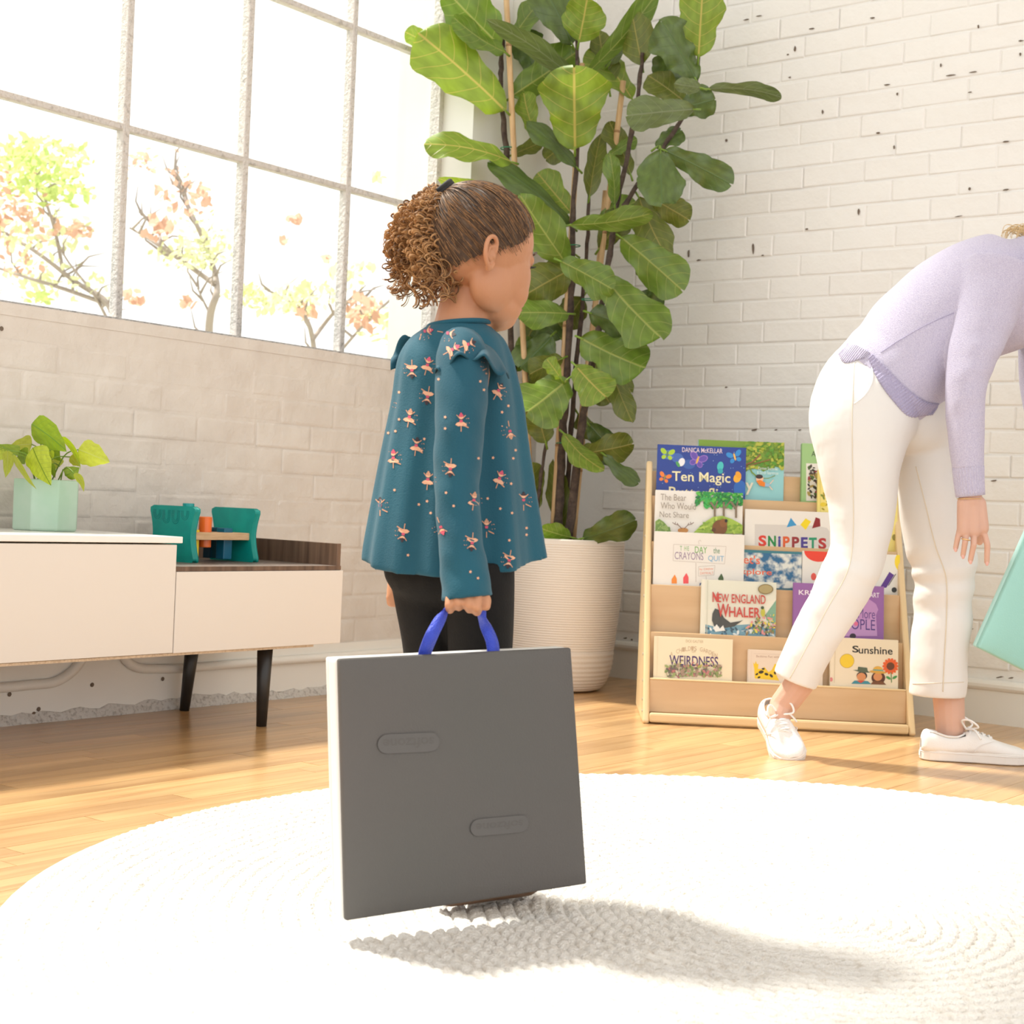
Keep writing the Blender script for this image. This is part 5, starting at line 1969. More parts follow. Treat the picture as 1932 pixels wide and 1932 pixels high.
def hair_keep(p):
    d = p - HC
    f, s, u = d.dot(hf), d.dot(hs), d.dot(hu)
    line = 0.020 + 0.93 * (f - 0.060)                 # rises towards the forehead
    if f < -0.035:
        line = -0.040 + 0.75 * (f + .035)
    elif f < 0.03:
        line = -0.012 - 0.028 * ((0.03 - f) / 0.065) ** 1.0
    line += 0.0025 * math.sin(f * 900) + 0.002 * math.sin(f * 2300 + s * 500)
    return u > min(line, 0.052)


tw = (TIE - cap_c)
tdir = Vector((tw.dot(hf) / cap_r[0], tw.dot(hs) / cap_r[1], tw.dot(hu) / cap_r[2])).normalized()
q1 = tdir.orthogonal().normalized()
q2 = tdir.cross(q1)
strand_rings = []
for i in range(nV + 1):
    ph = math.pi * 0.94 * i / nV + 0.01
    for j in range(nU):
        t = 2 * math.pi * j / nU
        d = tdir * math.cos(ph) + (q1 * math.cos(t) + q2 * math.sin(t)) * math.sin(ph)
        rip = 1 + 0.006 * math.sin(j * 1.1 + 0.7 * math.sin(i * .08)) + 0.004 * math.sin(j * 2.7)
        V.append(cap_c + hf * (d.x * cap_r[0] * rip) + hs * (d.y * cap_r[1] * rip) + hu * (d.z * cap_r[2] * rip))
for i in range(nV):
    for j in range(nU):
        f = (i * nU + j, i * nU + (j + 1) % nU, (i + 1) * nU + (j + 1) % nU, (i + 1) * nU + j)
        if all(hair_keep(V[k]) for k in f):
            FC.append(f)
used = sorted({k for f in FC for k in f})
rm = {k: n for n, k in enumerate(used)}
obj('hair_cap', ([V[k] for k in used], [tuple(rm[k] for k in f) for f in FC]), hair_dark, girl, True)
# fine strands swept from the hairline to the tie
random.seed(77)
strands = []
for _ in range(420):
    t = random.uniform(0, 2 * math.pi)
    endp = random.uniform(0.5, 0.98) * math.pi * 0.94
    pts = []
    lift = random.uniform(1.004, 1.022)
    for i in range(16):
        ph = 0.06 + (endp - 0.06) * i / 15
        tt = t + 0.05 * math.sin(i * .5 + t * 3)
        d = tdir * math.cos(ph) + (q1 * math.cos(tt) + q2 * math.sin(tt)) * math.sin(ph)
        p = cap_c + hf * (d.x * cap_r[0] * lift) + hs * (d.y * cap_r[1] * lift) + hu * (d.z * cap_r[2] * lift)
        if not hair_keep(p + hu * random.uniform(0.002, 0.012)):
            break
        pts.append(p)
    if len(pts) > 4:
        n0 = len(pts)
        strands.append(tube(pts, [0.0007 * (1 - 0.5 * i / n0) for i in range(n0)], 4, False)[:2] + ([random.choice((0, 0, 1, 1, 2)) for _ in range((n0 - 1) * 4)],))
so = obj('hair_strands', join(*strands), [hair_dark, curl_mats[1], curl_mats[2]], girl, True)
so['kind'] = 'stuff'
# elastic
tdw = (hf * tdir.x * cap_r[0] + hs * tdir.y * cap_r[1] + hu * tdir.z * cap_r[2]).normalized()
e1 = tdw.orthogonal().normalized()
e2 = tdw.cross(e1)
obj('hair_elastic', join(*[tube([cap_c + tdw * (0.083 + k * .004) + (e1 * math.cos(a) + e2 * math.sin(a)) * (.020 + .002 * math.sin(3 * a)) for a in [2 * math.pi * j / 20 for j in range(21)]], .0042, 8) for k in range(3)]), tie_black, girl, True)
# curly ponytail: ringlets hanging from the tie
random.seed(19)
curls = []
for _ in range(330):
    # spine: from the tie, out over the crown of the tail, then down
    a = random.uniform(0, 2 * math.pi)
    r = random.random() ** 0.35
    ex, ez = math.cos(a) * r, math.sin(a) * r
    x_end = 803 + 72 * ex + (14 if ez < -.3 else 0)
    y_end = random.uniform(450, 582) - 30 * ex * ex
    x_mid = 806 + 66 * ex
    y_mid = random.uniform(400, 470)
    y_top = 346 + 42 * ex * ex + random.uniform(0, 16) + 16 * abs(ez)
    zo = ez * 0.068
    rows = [(850 + random.uniform(-6, 6), 382 + random.uniform(-14, 24), -.01 + zo * .2), (818 + 30 * ex, y_top, zo * .7), (x_mid, y_mid, zo * .98), (x_end, max(y_end, y_mid + 10), zo * 1.05)]
    A = catmull(rows, 40)
    m = len(A)
    turns = random.uniform(6.0, 9.5)
    rad0 = random.uniform(5.5, 10.0)
    ph = random.uniform(0, 6.28)
    strands_n = 3
    for k in range(strands_n):
        pts, rr = [], []
        th0 = random.uniform(0.0009, 0.0017)
        jx, jy, jp = random.uniform(-1.6, 1.6), random.uniform(-2, 2), random.uniform(-.25, .25)
        for i in range(m):
            q = i / (m - 1)
            rad = rad0 * min(1, q * 1.7) * (1 + .25 * q)
            an = ph + jp + turns * 2 * math.pi * q ** 1.1
            pts.append(G(A[i][0] + jx + rad * math.cos(an), A[i][1] + jy + 0.85 * rad * math.sin(an), A[i][2] + 0.8 * rad * s_ * math.sin(an + 1.3)))
            rr.append(th0 * (1 - 0.55 * q))
        mi = random.choice((0, 0, 0, 0, 1, 1, 2)) if r > 0.6 else random.choice((0, 1, 1, 2))
        g = tube(pts, rr, 4, False)
        curls.append((g[0], g[1], [mi] * len(g[1])))
po = obj('curly_ponytail', join(*curls), curl_mats, girl, True)
po['kind'] = 'stuff'
core = fuse('ponytail_core', [ellipsoid(G(803, 455, 0), (RX * 54 * s_, FW * 0.045, RU * 72 * s_)), ellipsoid(G(815, 395, 0), (RX * 38 * s_, FW * 0.035, RU * 32 * s_))], 0.006, 2, curl_mats[1], girl)

# --- leggings
lg = [
    ellipsoid(G(846, 1072, 0), (RX * 124 * s_, FW * .095, RU * 80 * s_)),
    limb([(905, 1060, GZ - .05, 66, .078), (906, 1130, GZ - .05, 65, .074), (906, 1230, GZ - .05, 61, .066), (900, 1390, GZ - .05, 52, .054), (893, 1520, GZ - .04, 46, .050), (888, 1640, GZ - .04, 34, .036)], 4, 24),
    limb([(800, 1060, GZ + .03, 70, .078), (806, 1130, GZ + .03, 62, .074), (815, 1230, GZ + .04, 54, .064), (818, 1390, GZ + .05, 47, .052), (818, 1520, GZ + .06, 42, .048), (816, 1625, GZ + .06, 32, .035)], 4, 24),
]
fuse('leggings', lg, 0.006, 5, legging, girl)
for x, y, dz in ((886, 1690, -.04), (814, 1668, .07)):
    c = on_floor(x, 1706 if dz < 0 else 1672, 0.012)
    toe = c + hf * 0.10
    toe.z = 0.026
    heel = c - hf * 0.035
    heel.z = 0.030
    fuse('shoe', [capsule(Vector((heel.x, heel.y, 0.043)), .030, Vector((toe.x, toe.y, 0.038)), .027), ellipsoid(Vector((c.x, c.y, 0.065)), (RX * .034, FW * .034, UP * .035))], 0.005, 3, shoe_brown, girl)

# --- blouse: A-line body, sleeves, shoulder ruffles
def fold_mod(q, t):
    return 1 + (0.016 + 0.075 * q ** 1.1) * math.sin(8 * t + 1.1 + 0.8 * q) * (0.6 + 0.4 * math.sin(t + 1)) + 0.022 * q * math.sin(15 * t + 2.0)


tb_spec = [(866, 612, GZ, 55, .042), (864, 621, GZ, 66, .050), (861, 640, GZ, 88, .066), (858, 668, GZ, 103, .078), (858, 700, GZ, 111, .086), (860, 760, GZ, 121, .094), (856, 850, GZ, 135, .106), (853, 950, GZ, 151, .120), (851, 1020, GZ, 162, .130), (851, 1052, GZ, 166, .133)]
tv, tf = limb(tb_spec, 5, 72, True, 2.0, fold_mod, True)
# the hem hangs lower at the near side
lowz = min(v.z for v in tv)
for v in tv:
    q = max(0, 1 - (v.z - lowz) / 0.12)
    near = max(0, -(v - G(851, 1052)).dot(FW)) / 0.13
    v.z -= 0.024 * q * near
sl_spec = [(872, 655, GZ - .09, 42, .040), (872, 690, GZ - .115, 51, .050), (870, 760, GZ - .145, 49, .048), (866, 830, GZ - .16, 47, .046), (862, 900, GZ - .17, 44, .043), (864, 960, GZ - .18, 42, .041), (870, 1030, GZ - .19, 43, .041), (877, 1085, GZ - .197, 46, .041), (882, 1129, GZ - .20, 49, .044)]
sv = limb(sl_spec, 5, 36, True, 2.0, lambda q, t: 1 + 0.022 * math.sin(5 * q * 6.28 + 2 * t) + 0.015 * math.sin(9 * q * 6.28 - 3 * t))
fv = limb([(805, 660, GZ + .06, 44, .042), (790, 740, GZ + .09, 44, .045), (776, 880, GZ + .10, 38, .040), (766, 1050, GZ + .07, 34, .036)], 5, 28)
blouse = fuse('blouse', [(tv, tf), sv, fv], 0.0036, 2, teal_cloth, girl)
# neck binding
A = [G(866 + 57 * math.cos(a), 613 + 7 * math.sin(a * 1.0) - 4 * math.cos(a), 0.044 * math.sin(a)) for a in [2 * math.pi * j / 40 for j in range(41)]]
obj('neck_binding', tube(A, .0042, 8), teal_cloth, girl, True)


def ruffle(inner, outer, nwave, amp, name='ruffle'):
    k = 8
    A, B = catmull(inner, k), catmull(outer, k)
    V, FC = [], []
    nr = 6
    for i in range(len(A)):
        p0, p1 = P(*A[i]), P(*B[i])
        for j in range(nr + 1):
            q = j / nr
            w = math.sin(i / (len(A) - 1) * nwave * 2 * math.pi) * amp * q
            V.append(p0.lerp(p1, q) - FW * (0.012 * math.sin(q * math.pi / 2) + w) + RU * (w * 0.7))
    W = nr + 1
    for i in range(len(A) - 1):
        for j in range(nr):
            FC.append((i * W + j, i * W + j + 1, (i + 1) * W + j + 1, (i + 1) * W + j))
    o = obj(name, (V, FC), teal_cloth, girl, True)
    sd = o.modifiers.new('s', 'SOLIDIFY')
    sd.thickness = 0.0022
    return o


ruffle([(828, 690, GZ - .10), (836, 672, GZ - .10), (852, 655, GZ - .095), (878, 644, GZ - .09), (905, 645, GZ - .085), (928, 656, GZ - .08), (944, 676, GZ - .07), (956, 700, GZ - .06)],
       [(819, 706, GZ - .13), (832, 700, GZ - .15), (850, 686, GZ - .16), (878, 672, GZ - .165), (905, 674, GZ - .16), (928, 690, GZ - .145), (950, 706, GZ - .125), (962, 716, GZ - .08)], 3.5, 0.008)
ruffle([(778, 640, GZ + .06), (766, 654, GZ + .07), (756, 674, GZ + .07), (750, 694, GZ + .06)], [(768, 634, GZ + .07), (750, 650, GZ + .08), (740, 676, GZ + .08), (738, 700, GZ + .07)], 1.5, 0.005)

# --- printed dancers and stars on the blouse, laid onto the cloth
bt = bvh_of(blouse)
print_cols = [M('print_peach', S(222, 168, 136), 0.7), M('print_rose', S(196, 74, 100), 0.7), M('print_dark', S(46, 34, 44), 0.7), M('print_tan', S(190, 140, 112), 0.7)]
pv = []


def stamp(pts, mi, e):
    V = []
    for x, y in pts:
        d = ray(x, y).normalized()
        loc, nor, idx, dist = bt.ray_cast(CAM, d)
        if loc is None:
            return
        V.append(loc - d * (0.0009 + e))
    zs_ = [(v - CAM).dot(FW) for v in V]
    if max(zs_) - min(zs_) > 0.03:
        return
    pv.append((V, [tuple(range(len(V)))], [mi]))


def oval(cx, cy, rx, ry, rot=0, n=8):
    r = math.radians(rot)
    return [(cx + rx * math.cos(a) * math.cos(r) - ry * math.sin(a) * math.sin(r), cy + rx * math.cos(a) * math.sin(r) + ry * math.sin(a) * math.cos(r)) for a in [2 * math.pi * j / n for j in range(n)]]


def dancer(cx, cy, rot, sc, dark):
    r = math.radians(rot)
    def T(pts):
        return [(cx + sc * (x * math.cos(r) - y * math.sin(r)), cy + sc * (x * math.sin(r) + y * math.cos(r))) for x, y in pts]
    stamp(T([(-1, 8), (1, 8), (1, 20), (-1, 20)]), 3, 0)
    stamp(T([(4, 5), (16, 11), (15, 13), (4, 8)]), 3, 0)
    stamp(T([(-12, 6), (-9, 2), (-4, 0), (4, 0), (10, 3), (12, 7), (6, 9), (0, 8), (-6, 9)]), 0, .0002)
    stamp(T([(-3.4, -4), (3.4, -4), (2.6, 1), (-2.6, 1)]), 1, .0004)
    stamp(T([(-3, -6), (-10, -14), (-8.6, -15), (-2, -8)]), 3, .0002)
    stamp(T([(3, -6), (10, -13), (8.8, -14.4), (2, -8)]), 3, .0002)
    stamp(T(oval(0, -10, 4.6, 4.8)), 0, .0004)
    stamp(T(oval(0, -13, 4.9, 3.4)), dark, .0006)
    stamp(T(oval(0, -17, 2.2, 2.0)), dark, .0006)
    for k in range(5):
        stamp(T(oval(14 + 3 * math.cos(k * 2.4), 2 + 4 * math.sin(k * 2.1) - k * 3, .9, .9, 0, 5)), 3, .0002)


dl = [(777, 697, 180), (806, 690, 15), (807, 747, 190), (772, 788, 10), (732, 762, 20), (742, 865, 0), (785, 842, 8), (807, 906, 5), (717, 955, 0), (870, 796, 0), (940, 738, 30), (962, 812, 170), (850, 883, 185), (942, 904, 20), (988, 945, 0),
      (894, 945, 8), (761, 1006, 190), (831, 993, 160), (891, 1023, 185), (918, 996, 0), (961, 1056, 190), (852, 660, 60), (882, 650, 70), (923, 690, 200), (843, 628, 100), (800, 625, 80)]
for i, (x, y, r) in enumerate(dl):
    dancer(x, y, r, 0.92, (2, 1, 2, 3)[i % 4])
st = [(780, 350), (800, 397), (585, 547), (585, 610), (935, 485), (900, 520), (795, 743), (770, 775), (850, 772), (962, 775), (950, 915), (820, 997), (590, 965), (632, 1038), (485, 1012), (505, 1077), (330, 410), (270, 635), (310, 625), (470, 668), (455, 733), (305, 950), (955, 1077), (890, 1053), (1035, 1197), (1035, 1160), (940, 1228), (725, 1402), (767, 1437), (150, 1140), (440, 1030), (530, 310), (548, 338), (330, 560), (975, 730), (380, 1310)]
for x, y in st:
    X, Y = 640 + x / 2.928, 600 + y / 2.928
    stamp([(X + (3.4 if j % 2 == 0 else 1.7) * math.cos(j * math.pi / 5), Y + (3.4 if j % 2 == 0 else 1.7) * math.sin(j * math.pi / 5)) for j in range(10)], 0, .0003)
if pv:
    o = obj('dancer_print', join(*pv), print_cols, girl)
    o['kind'] = 'stuff'

# ================================================================== WOMAN
random.seed(41)
w_skin = M('light_skin', (0.62, 0.375, 0.285), 0.5, sss=0.12, var=(9, (0.66, 0.41, 0.31), 2), bump=(160, 0.05, 2))
trouser = M('white_cotton_twill', (0.74, 0.715, 0.69), 0.85, bump=(7, 0.9, 3), sheen=0.1)
seam_m = M('ivory_stitching', (0.72, 0.63, 0.50), 0.9)
knit = M('lilac_knit', S(184, 177, 203), 0.95, var=(420, S(206, 200, 218), 4, 0.35, 0.65), bump=(420, 0.4, 3), sheen=0.15, coords='World')
rib_m = M('lilac_rib', S(166, 158, 190), 0.95, var=(420, S(190, 183, 208), 4, 0.35, 0.65), bump=(420, 0.4, 3), coords='World')
canvas_w = M('white_canvas', (0.82, 0.80, 0.785), 0.8, bump=(400, 0.15, 2))
rubber_w = M('white_rubber', (0.78, 0.745, 0.71), 0.55)
lace_m = M('white_lace', (0.86, 0.85, 0.85), 0.8)
gold = M('gold_metal', (0.83, 0.58, 0.28), 0.25, metal=1)
blond = M('blond_hair', (0.62, 0.42, 0.20), 0.45, var=(90, (0.74, 0.55, 0.30), 3))
nail_m = M('pink_nail', (0.72, 0.40, 0.33), 0.3)
WZ = 3.75
wfoot = on_floor(1790, 1434, 0)
woman = thing('person', 'woman in lilac sweater, white trousers and white sneakers bending over', 'person', tuple(wfoot))


def W(px, py, dz=0.0):
    return P(px, py, WZ + dz)


# --- skin: legs, arms, hands, neck and head as one body
ws = WZ / F
wb_parts = [
    limb([(1650, 740, WZ, 70, .095), (1720, 655, WZ, 76, .10), (1800, 590, WZ, 78, .10), (1890, 540, WZ, 72, .09), (1945, 515, WZ, 50, .06)], 4, 24),
    chain([W(1632, 800, -.06), W(1610, 1080, -.06), W(1508, 1290, -.02), W(1478, 1330, 0.0)], [.075, .048, .036, .034]),
    chain([W(1730, 800, .07), W(1778, 1085, .06), W(1788, 1290, .05), W(1793, 1375, .045)], [.072, .048, .040, .036]),
    chain([W(1880, 530, -.13), W(1822, 725, -.17), W(1829, 905, -.17), W(1833, 945, -.17)], [.045, .036, .027, .024]),
    chain([W(1985, 550, .12), W(1966, 740, .14), W(2000, 930, .05)], [.045, .036, .025]),
    capsule(W(1945, 505, 0), .050, W(1985, 490, 0), .048),
]
# head below frame edge, face turned to the floor
whc = W(2040, 505, 0)
wdf = (RX * 0.55 - RU * 0.83).normalized()            # facing
wdu = (RX * 0.83 + RU * 0.55).normalized()            # crown
wds = FW
wb_parts += [ellipsoid(whc, (wdf * .092, wds * .076, wdu * .105)), ellipsoid(whc + wdf * .03 - wdu * .05, (wdf * .062, wds * .058, wdu * .065)), ellipsoid(whc + wdf * .06 - wdu * .095, (wdf * .02, wds * .025, wdu * .018)),
             capsule(whc + wdf * .085 + wdu * .005, .009, whc + wdf * .108 - wdu * .025, .011), ellipsoid(whc + wdf * .082 - wdu * .062, (wdf * .014, wds * .02, wdu * .009)),
             ellipsoid(whc + wds * .078 - wdu * .01, (wdf * .015, wds * .008, wdu * .028)), ellipsoid(whc - wds * .078 - wdu * .01, (wdf * .015, wds * .008, wdu * .028))]
# near hand: palm, four fingers and thumb
ha = -.17
wb_parts += [chain([W(1822, 948, ha), W(1819, 1000, ha)], [.020, .017]), chain([W(1836, 946, ha), W(1838, 1000, ha)], [.022, .019]), chain([W(1846, 950, ha), W(1853, 996, ha)], [.018, .016])]
fing = [((1813, 990), (1807, 1014), (1803, 1034), .0074, .0062, 0.0), ((1825, 996), (1821, 1022), (1817, 1047), .0077, .0064, -.010), ((1838, 998), (1837, 1028), (1831, 1057), .0080, .0066, -.012), ((1853, 994), (1863, 1028), (1862, 1060), .0080, .0066, -.004)]
for (a, b, c, r0, r1, dz) in fing:
    wb_parts.append(chain([W(a[0], a[1], ha), W(b[0], b[1], ha + dz), W(c[0], c[1], ha + dz * .2 + .006)], [r0, r0 * .93, r1], 12))
wb_parts.append(chain([W(1848, 965, ha + .02), W(1856, 1000, ha + .045), W(1848, 1022, ha + .055)], [.013, .011, .009], 12))
# far hand closed on the strap of the mint mat
fh = .02
wb_parts.append(chain([W(2000, 930, .05), W(2012, 975, fh)], [.025, .026]))
for i in range(4):
    x = 1992 + i * 15
    wb_parts.append(chain([W(x, 968 + i * 5, fh - .018), W(x + 2, 992 + i * 5, fh - .018), W(x + 3, 996 + i * 5, fh + .010)], [.0095, .0092, .0085], 10))
wb_parts.append(chain([W(2000, 960, fh - .01), W(1985, 985, fh - .02)], [.012, .009], 10))
# feet inside the shoes
wb_parts += [chain([W(1793, 1375, .045), W(1788, 1402, .045)], [.036, .033]), chain([W(1478, 1330, 0), W(1470, 1350, -.01)], [.034, .030])]
wbody = fuse('body', wb_parts, 0.0022, 4, w_skin, woman)
for (a, b, c, r0, r1, dz) in fing:
    n_c = W(c[0] - 1, c[1] + 3, ha + dz * .2 + .006) - FW * (r1 * .80)
    obj('fingernail', ellipsoid(n_c, (RX * .0042, FW * .0018, RU * .0058), 10, 6), nail_m, woman, True)
c = W(1822, 1018, ha - .008)
obj('finger_ring', tube([c + RX * .0092 * math.cos(a) + FW * .0092 * math.sin(a) - RU * .002 * math.cos(a) for a in [2 * math.pi * j / 24 for j in range(25)]], .0014, 8), gold, woman, True)
c = W(1829, 941, ha)
obj('bracelet', tube([c + RX * .0285 * math.cos(a) + FW * .026 * math.sin(a) for a in [2 * math.pi * j / 30 for j in range(31)]], .0010, 6), gold, woman, True)

# --- trousers
def crease(seed, amp=0.012, hi=0.0):
    r = random.Random(seed)
    ks = [(r.uniform(3, 9), r.choice((1, 2, 3)), r.uniform(0, 6.28), r.uniform(.4, 1)) for _ in range(5)]
    kh = [(r.uniform(10, 17), r.choice((1, 1, 2)), r.uniform(0, 6.28), r.uniform(.5, 1)) for _ in range(3)]
    return lambda q, t: 1 + amp * sum(w * math.sin(a * 6.28 * q + k * t + p) for a, k, p, w in ks) + hi * math.exp(-((q - .62) / .24) ** 2) * sum(w * math.sin(a * 6.28 * q + k * t + p) for a, k, p, w in kh)


tro = [
    limb([(1698, 690, WZ, 92, .118), (1648, 738, WZ, 102, .135), (1626, 800, WZ - .04, 100, .130), (1622, 870, WZ - .06, 79, .105), (1626, 950, WZ - .06, 64, .090), (1620, 1035, WZ - .06, 53, .078), (1600, 1088, WZ - .06, 53, .072), (1562, 1160, WZ - .05, 48, .064), (1524, 1228, WZ - .04, 44, .060), (1500, 1283, WZ - .03, 42, .058)], 6, 40, True, 2.0, crease(3, .010, .010)),
    limb([(1700, 745, WZ + .03, 84, .12), (1722, 790, WZ + .05, 72, .12), (1738, 840, WZ + .07, 56, .10), (1745, 900, WZ + .07, 52, .09), (1760, 985, WZ + .07, 60, .085), (1780, 1060, WZ + .06, 61, .080), (1780, 1120, WZ + .06, 54, .074), (1775, 1200, WZ + .055, 54, .070), (1771, 1260, WZ + .05, 53, .068), (1769, 1312, WZ + .05, 52, .068)], 6, 40, True, 2.0, crease(8, .011, .020)),
    ellipsoid(W(1615, 770, -.02), (RX * 86 * ws, FW * .125, RU * 88 * ws)),
]
trousers = fuse('trousers', tro, 0.0046, 2, trouser, woman)
tbv = bvh_of(trousers)


def on_mesh(bv, px, py, e=0.0012):
    d = ray(px, py).normalized()
    loc, nor, i_, dist = bv.ray_cast(CAM, d)
    return None if loc is None else loc - d * e


def surf_line(bv, rows, r, k=8, e=0.0008):
    A = catmull(rows, k)
    pts = [on_mesh(bv, a[0], a[1], e) for a in A]
    pts = [p for p in pts if p is not None]
    return tube(pts, r, 6) if len(pts) > 2 else ([], [])


obj('side_seam', surf_line(tbv, [(1612, 685), (1608, 780), (1609, 900), (1610, 1000), (1600, 1075), (1560, 1150), (1520, 1225), (1490, 1280)], .0011), seam_m, trousers, True)
obj('side_seam', surf_line(tbv, [(1728, 880), (1748, 960), (1765, 1030), (1785, 1090), (1786, 1160), (1782, 1240), (1779, 1305)], .0014), seam_m, trousers, True)
obj('pocket_edge', surf_line(tbv, [(1640, 675), (1646, 700), (1645, 722), (1632, 745), (1612, 762)], .0022), canvas_w, trousers, True)
obj('hem_stitch', surf_line(tbv, [(1722, 1290), (1760, 1289), (1818, 1287)], .0009), seam_m, trousers, True)

# --- sweater
swt = [
    limb([(1652, 738, WZ, 104, .138), (1668, 722, WZ, 107, .142), (1700, 690, WZ, 109, .140), (1740, 640, WZ, 109, .135), (1790, 595, WZ, 110, .135), (1845, 565, WZ, 114, .145), (1905, 548, WZ, 110, .15), (1950, 525, WZ, 80, .11), (1975, 510, WZ, 46, .055)], 6, 48, True, 2.0, crease(5, .006)),
    ellipsoid(W(1722, 742, 0), (RX * 52 * ws, FW * .115, RU * 46 * ws)),
    limb([(1885, 505, WZ - .10, 66, .080), (1858, 600, WZ - .13, 56, .068), (1835, 670, WZ - .155, 47, .058), (1822, 730, WZ - .17, 38, .050), (1822, 800, WZ - .17, 35, .044), (1826, 885, WZ - .17, 29, .038)], 6, 32, True, 2.0, crease(6, .010)),
    limb([(1985, 530, WZ + .10, 66, .08), (1968, 660, WZ + .13, 46, .056), (1966, 740, WZ + .14, 39, .048), (1985, 850, WZ + .10, 33, .042), (1996, 905, WZ + .06, 29, .038)], 6, 28),
    ellipsoid(W(1930, 520, 0), (RX * 70 * ws, FW * .19, RU * 72 * ws)),
]
sweater = fuse('sweater', swt, 0.0052, 4, knit, woman)


def ribbed(rows, n=60, ribs=30, amp=.035):
    return limb(rows, 3, n, True, 2.0, lambda q, t: 1 + amp * math.sin(ribs * t))


obj('cuff', ribbed([(1826.5, 880, WZ - .17, 28.5, .037), (1828, 905, WZ - .17, 27.5, .036), (1831, 936, WZ - .17, 26, .034)], 120, 30), knit, sweater, True)
obj('cuff', ribbed([(1995, 900, WZ + .06, 29, .038), (1999, 940, WZ + .05, 28, .036)], 120, 30), knit, sweater, True)
sbv = bvh_of(sweater)
# ribbed hem: a band round the waist, split at the side
hv, hf_ = [], []
A = catmull([(1577, 664), (1596, 690), (1612, 690), (1636, 668), (1642, 690), (1662, 722), (1690, 752), (1716, 784), (1745, 790), (1776, 770)], 10)
hem_pts = []
def draped(upper, lower, ribs, name, mat, off=0.004):
    """ribbed strip laid over sweater and trousers"""
    n, mrow = ribs * 4, 6
    U, L = catmull(upper, 12), catmull(lower, 12)
    def samp(A, q):
        x = q * (len(A) - 1)
        i = min(int(x), len(A) - 2)
        return A[i] * (1 - (x - i)) + A[i + 1] * (x - i)
    V, FC, last = [], [], WZ - .1
    for i in range(n + 1):
        q = i / n
        a, b = samp(U, q), samp(L, q)
        for j in range(mrow + 1):
            c = a * (1 - j / mrow) + b * (j / mrow)
            d = ray(c[0], c[1])
            hits = [h for h in (tbv.ray_cast(CAM, d.normalized())[0], sbv.ray_cast(CAM, d.normalized())[0]) if h is not None]
            if hits:
                last = min((h - CAM).dot(FW) for h in hits)
            V.append(CAM + d * (last - off - .0016 * math.sin(2 * math.pi * ribs * q)))
    Wd = mrow + 1
    for i in range(n):
        for j in range(mrow):
            FC.append((i * Wd + j, i * Wd + j + 1, (i + 1) * Wd + j + 1, (i + 1) * Wd + j))
    o = obj(name, (V, FC), mat, sweater, True)
    sd = o.modifiers.new('s', 'SOLIDIFY')
    sd.thickness = .003


draped([(1646, 668), (1680, 702), (1715, 736), (1748, 758), (1772, 762)], [(1638, 676), (1658, 718), (1686, 756), (1718, 786), (1758, 782)], 30, 'ribbed_hem', rib_m)
draped([(1600, 646), (1618, 652), (1640, 664)], [(1582, 668), (1594, 684), (1630, 674)], 14, 'ribbed_hem', knit)
obj('side_seam', surf_line(sbv, [(1662, 665), (1700, 640), (1750, 612), (1800, 590)], .0009), rib_m, sweater, True)

# --- hair falling forward over the head
hp = [ellipsoid(whc - wdf * .012 + wdu * .008, (wdf * .096, wds * .086, wdu * .112)), chain([whc + wdu * .06 + RX * .02, whc + RX * .07 - RU * .12, whc + RX * .06 - RU * .30], [.080, .060, .02])]
hair = fuse('hair', hp, 0.006, 4, blond, woman)
stv = []
for k in range(46):
    x0 = random.uniform(1888, 1940)
    rows = [(x0 + 60, 452 + random.uniform(-14, 12)), (x0 + 26, 426 + random.uniform(-3, 16)), (x0 + 6, 428 + random.uniform(-2, 10)), (x0, 438 + random.uniform(0, 18))]
    A = catmull(rows, 6)
    dz = random.uniform(-.06, .05)
    stv.append(tube([W(a[0], a[1], dz) for a in A], [.0014 * (1 - .6 * i / len(A)) for i in range(len(A))], 5))
for k in range(90):
    x0, dz = random.uniform(1985, 2110), random.uniform(-.09, .09)
    A = catmull([(x0 - 10, 430 + abs(x0 - 2040) * .3), (x0 + 8, 520), (x0 + 20, 640), (x0 + 18 + random.uniform(-15, 15), 740)], 6)
    stv.append(tube([W(a[0], a[1], dz) for a in A], [.0020 * (1 - .6 * i / len(A)) for i in range(len(A))], 5))
o = obj('hair_strands', join(*stv), blond, hair, True)
o['kind'] = 'stuff'


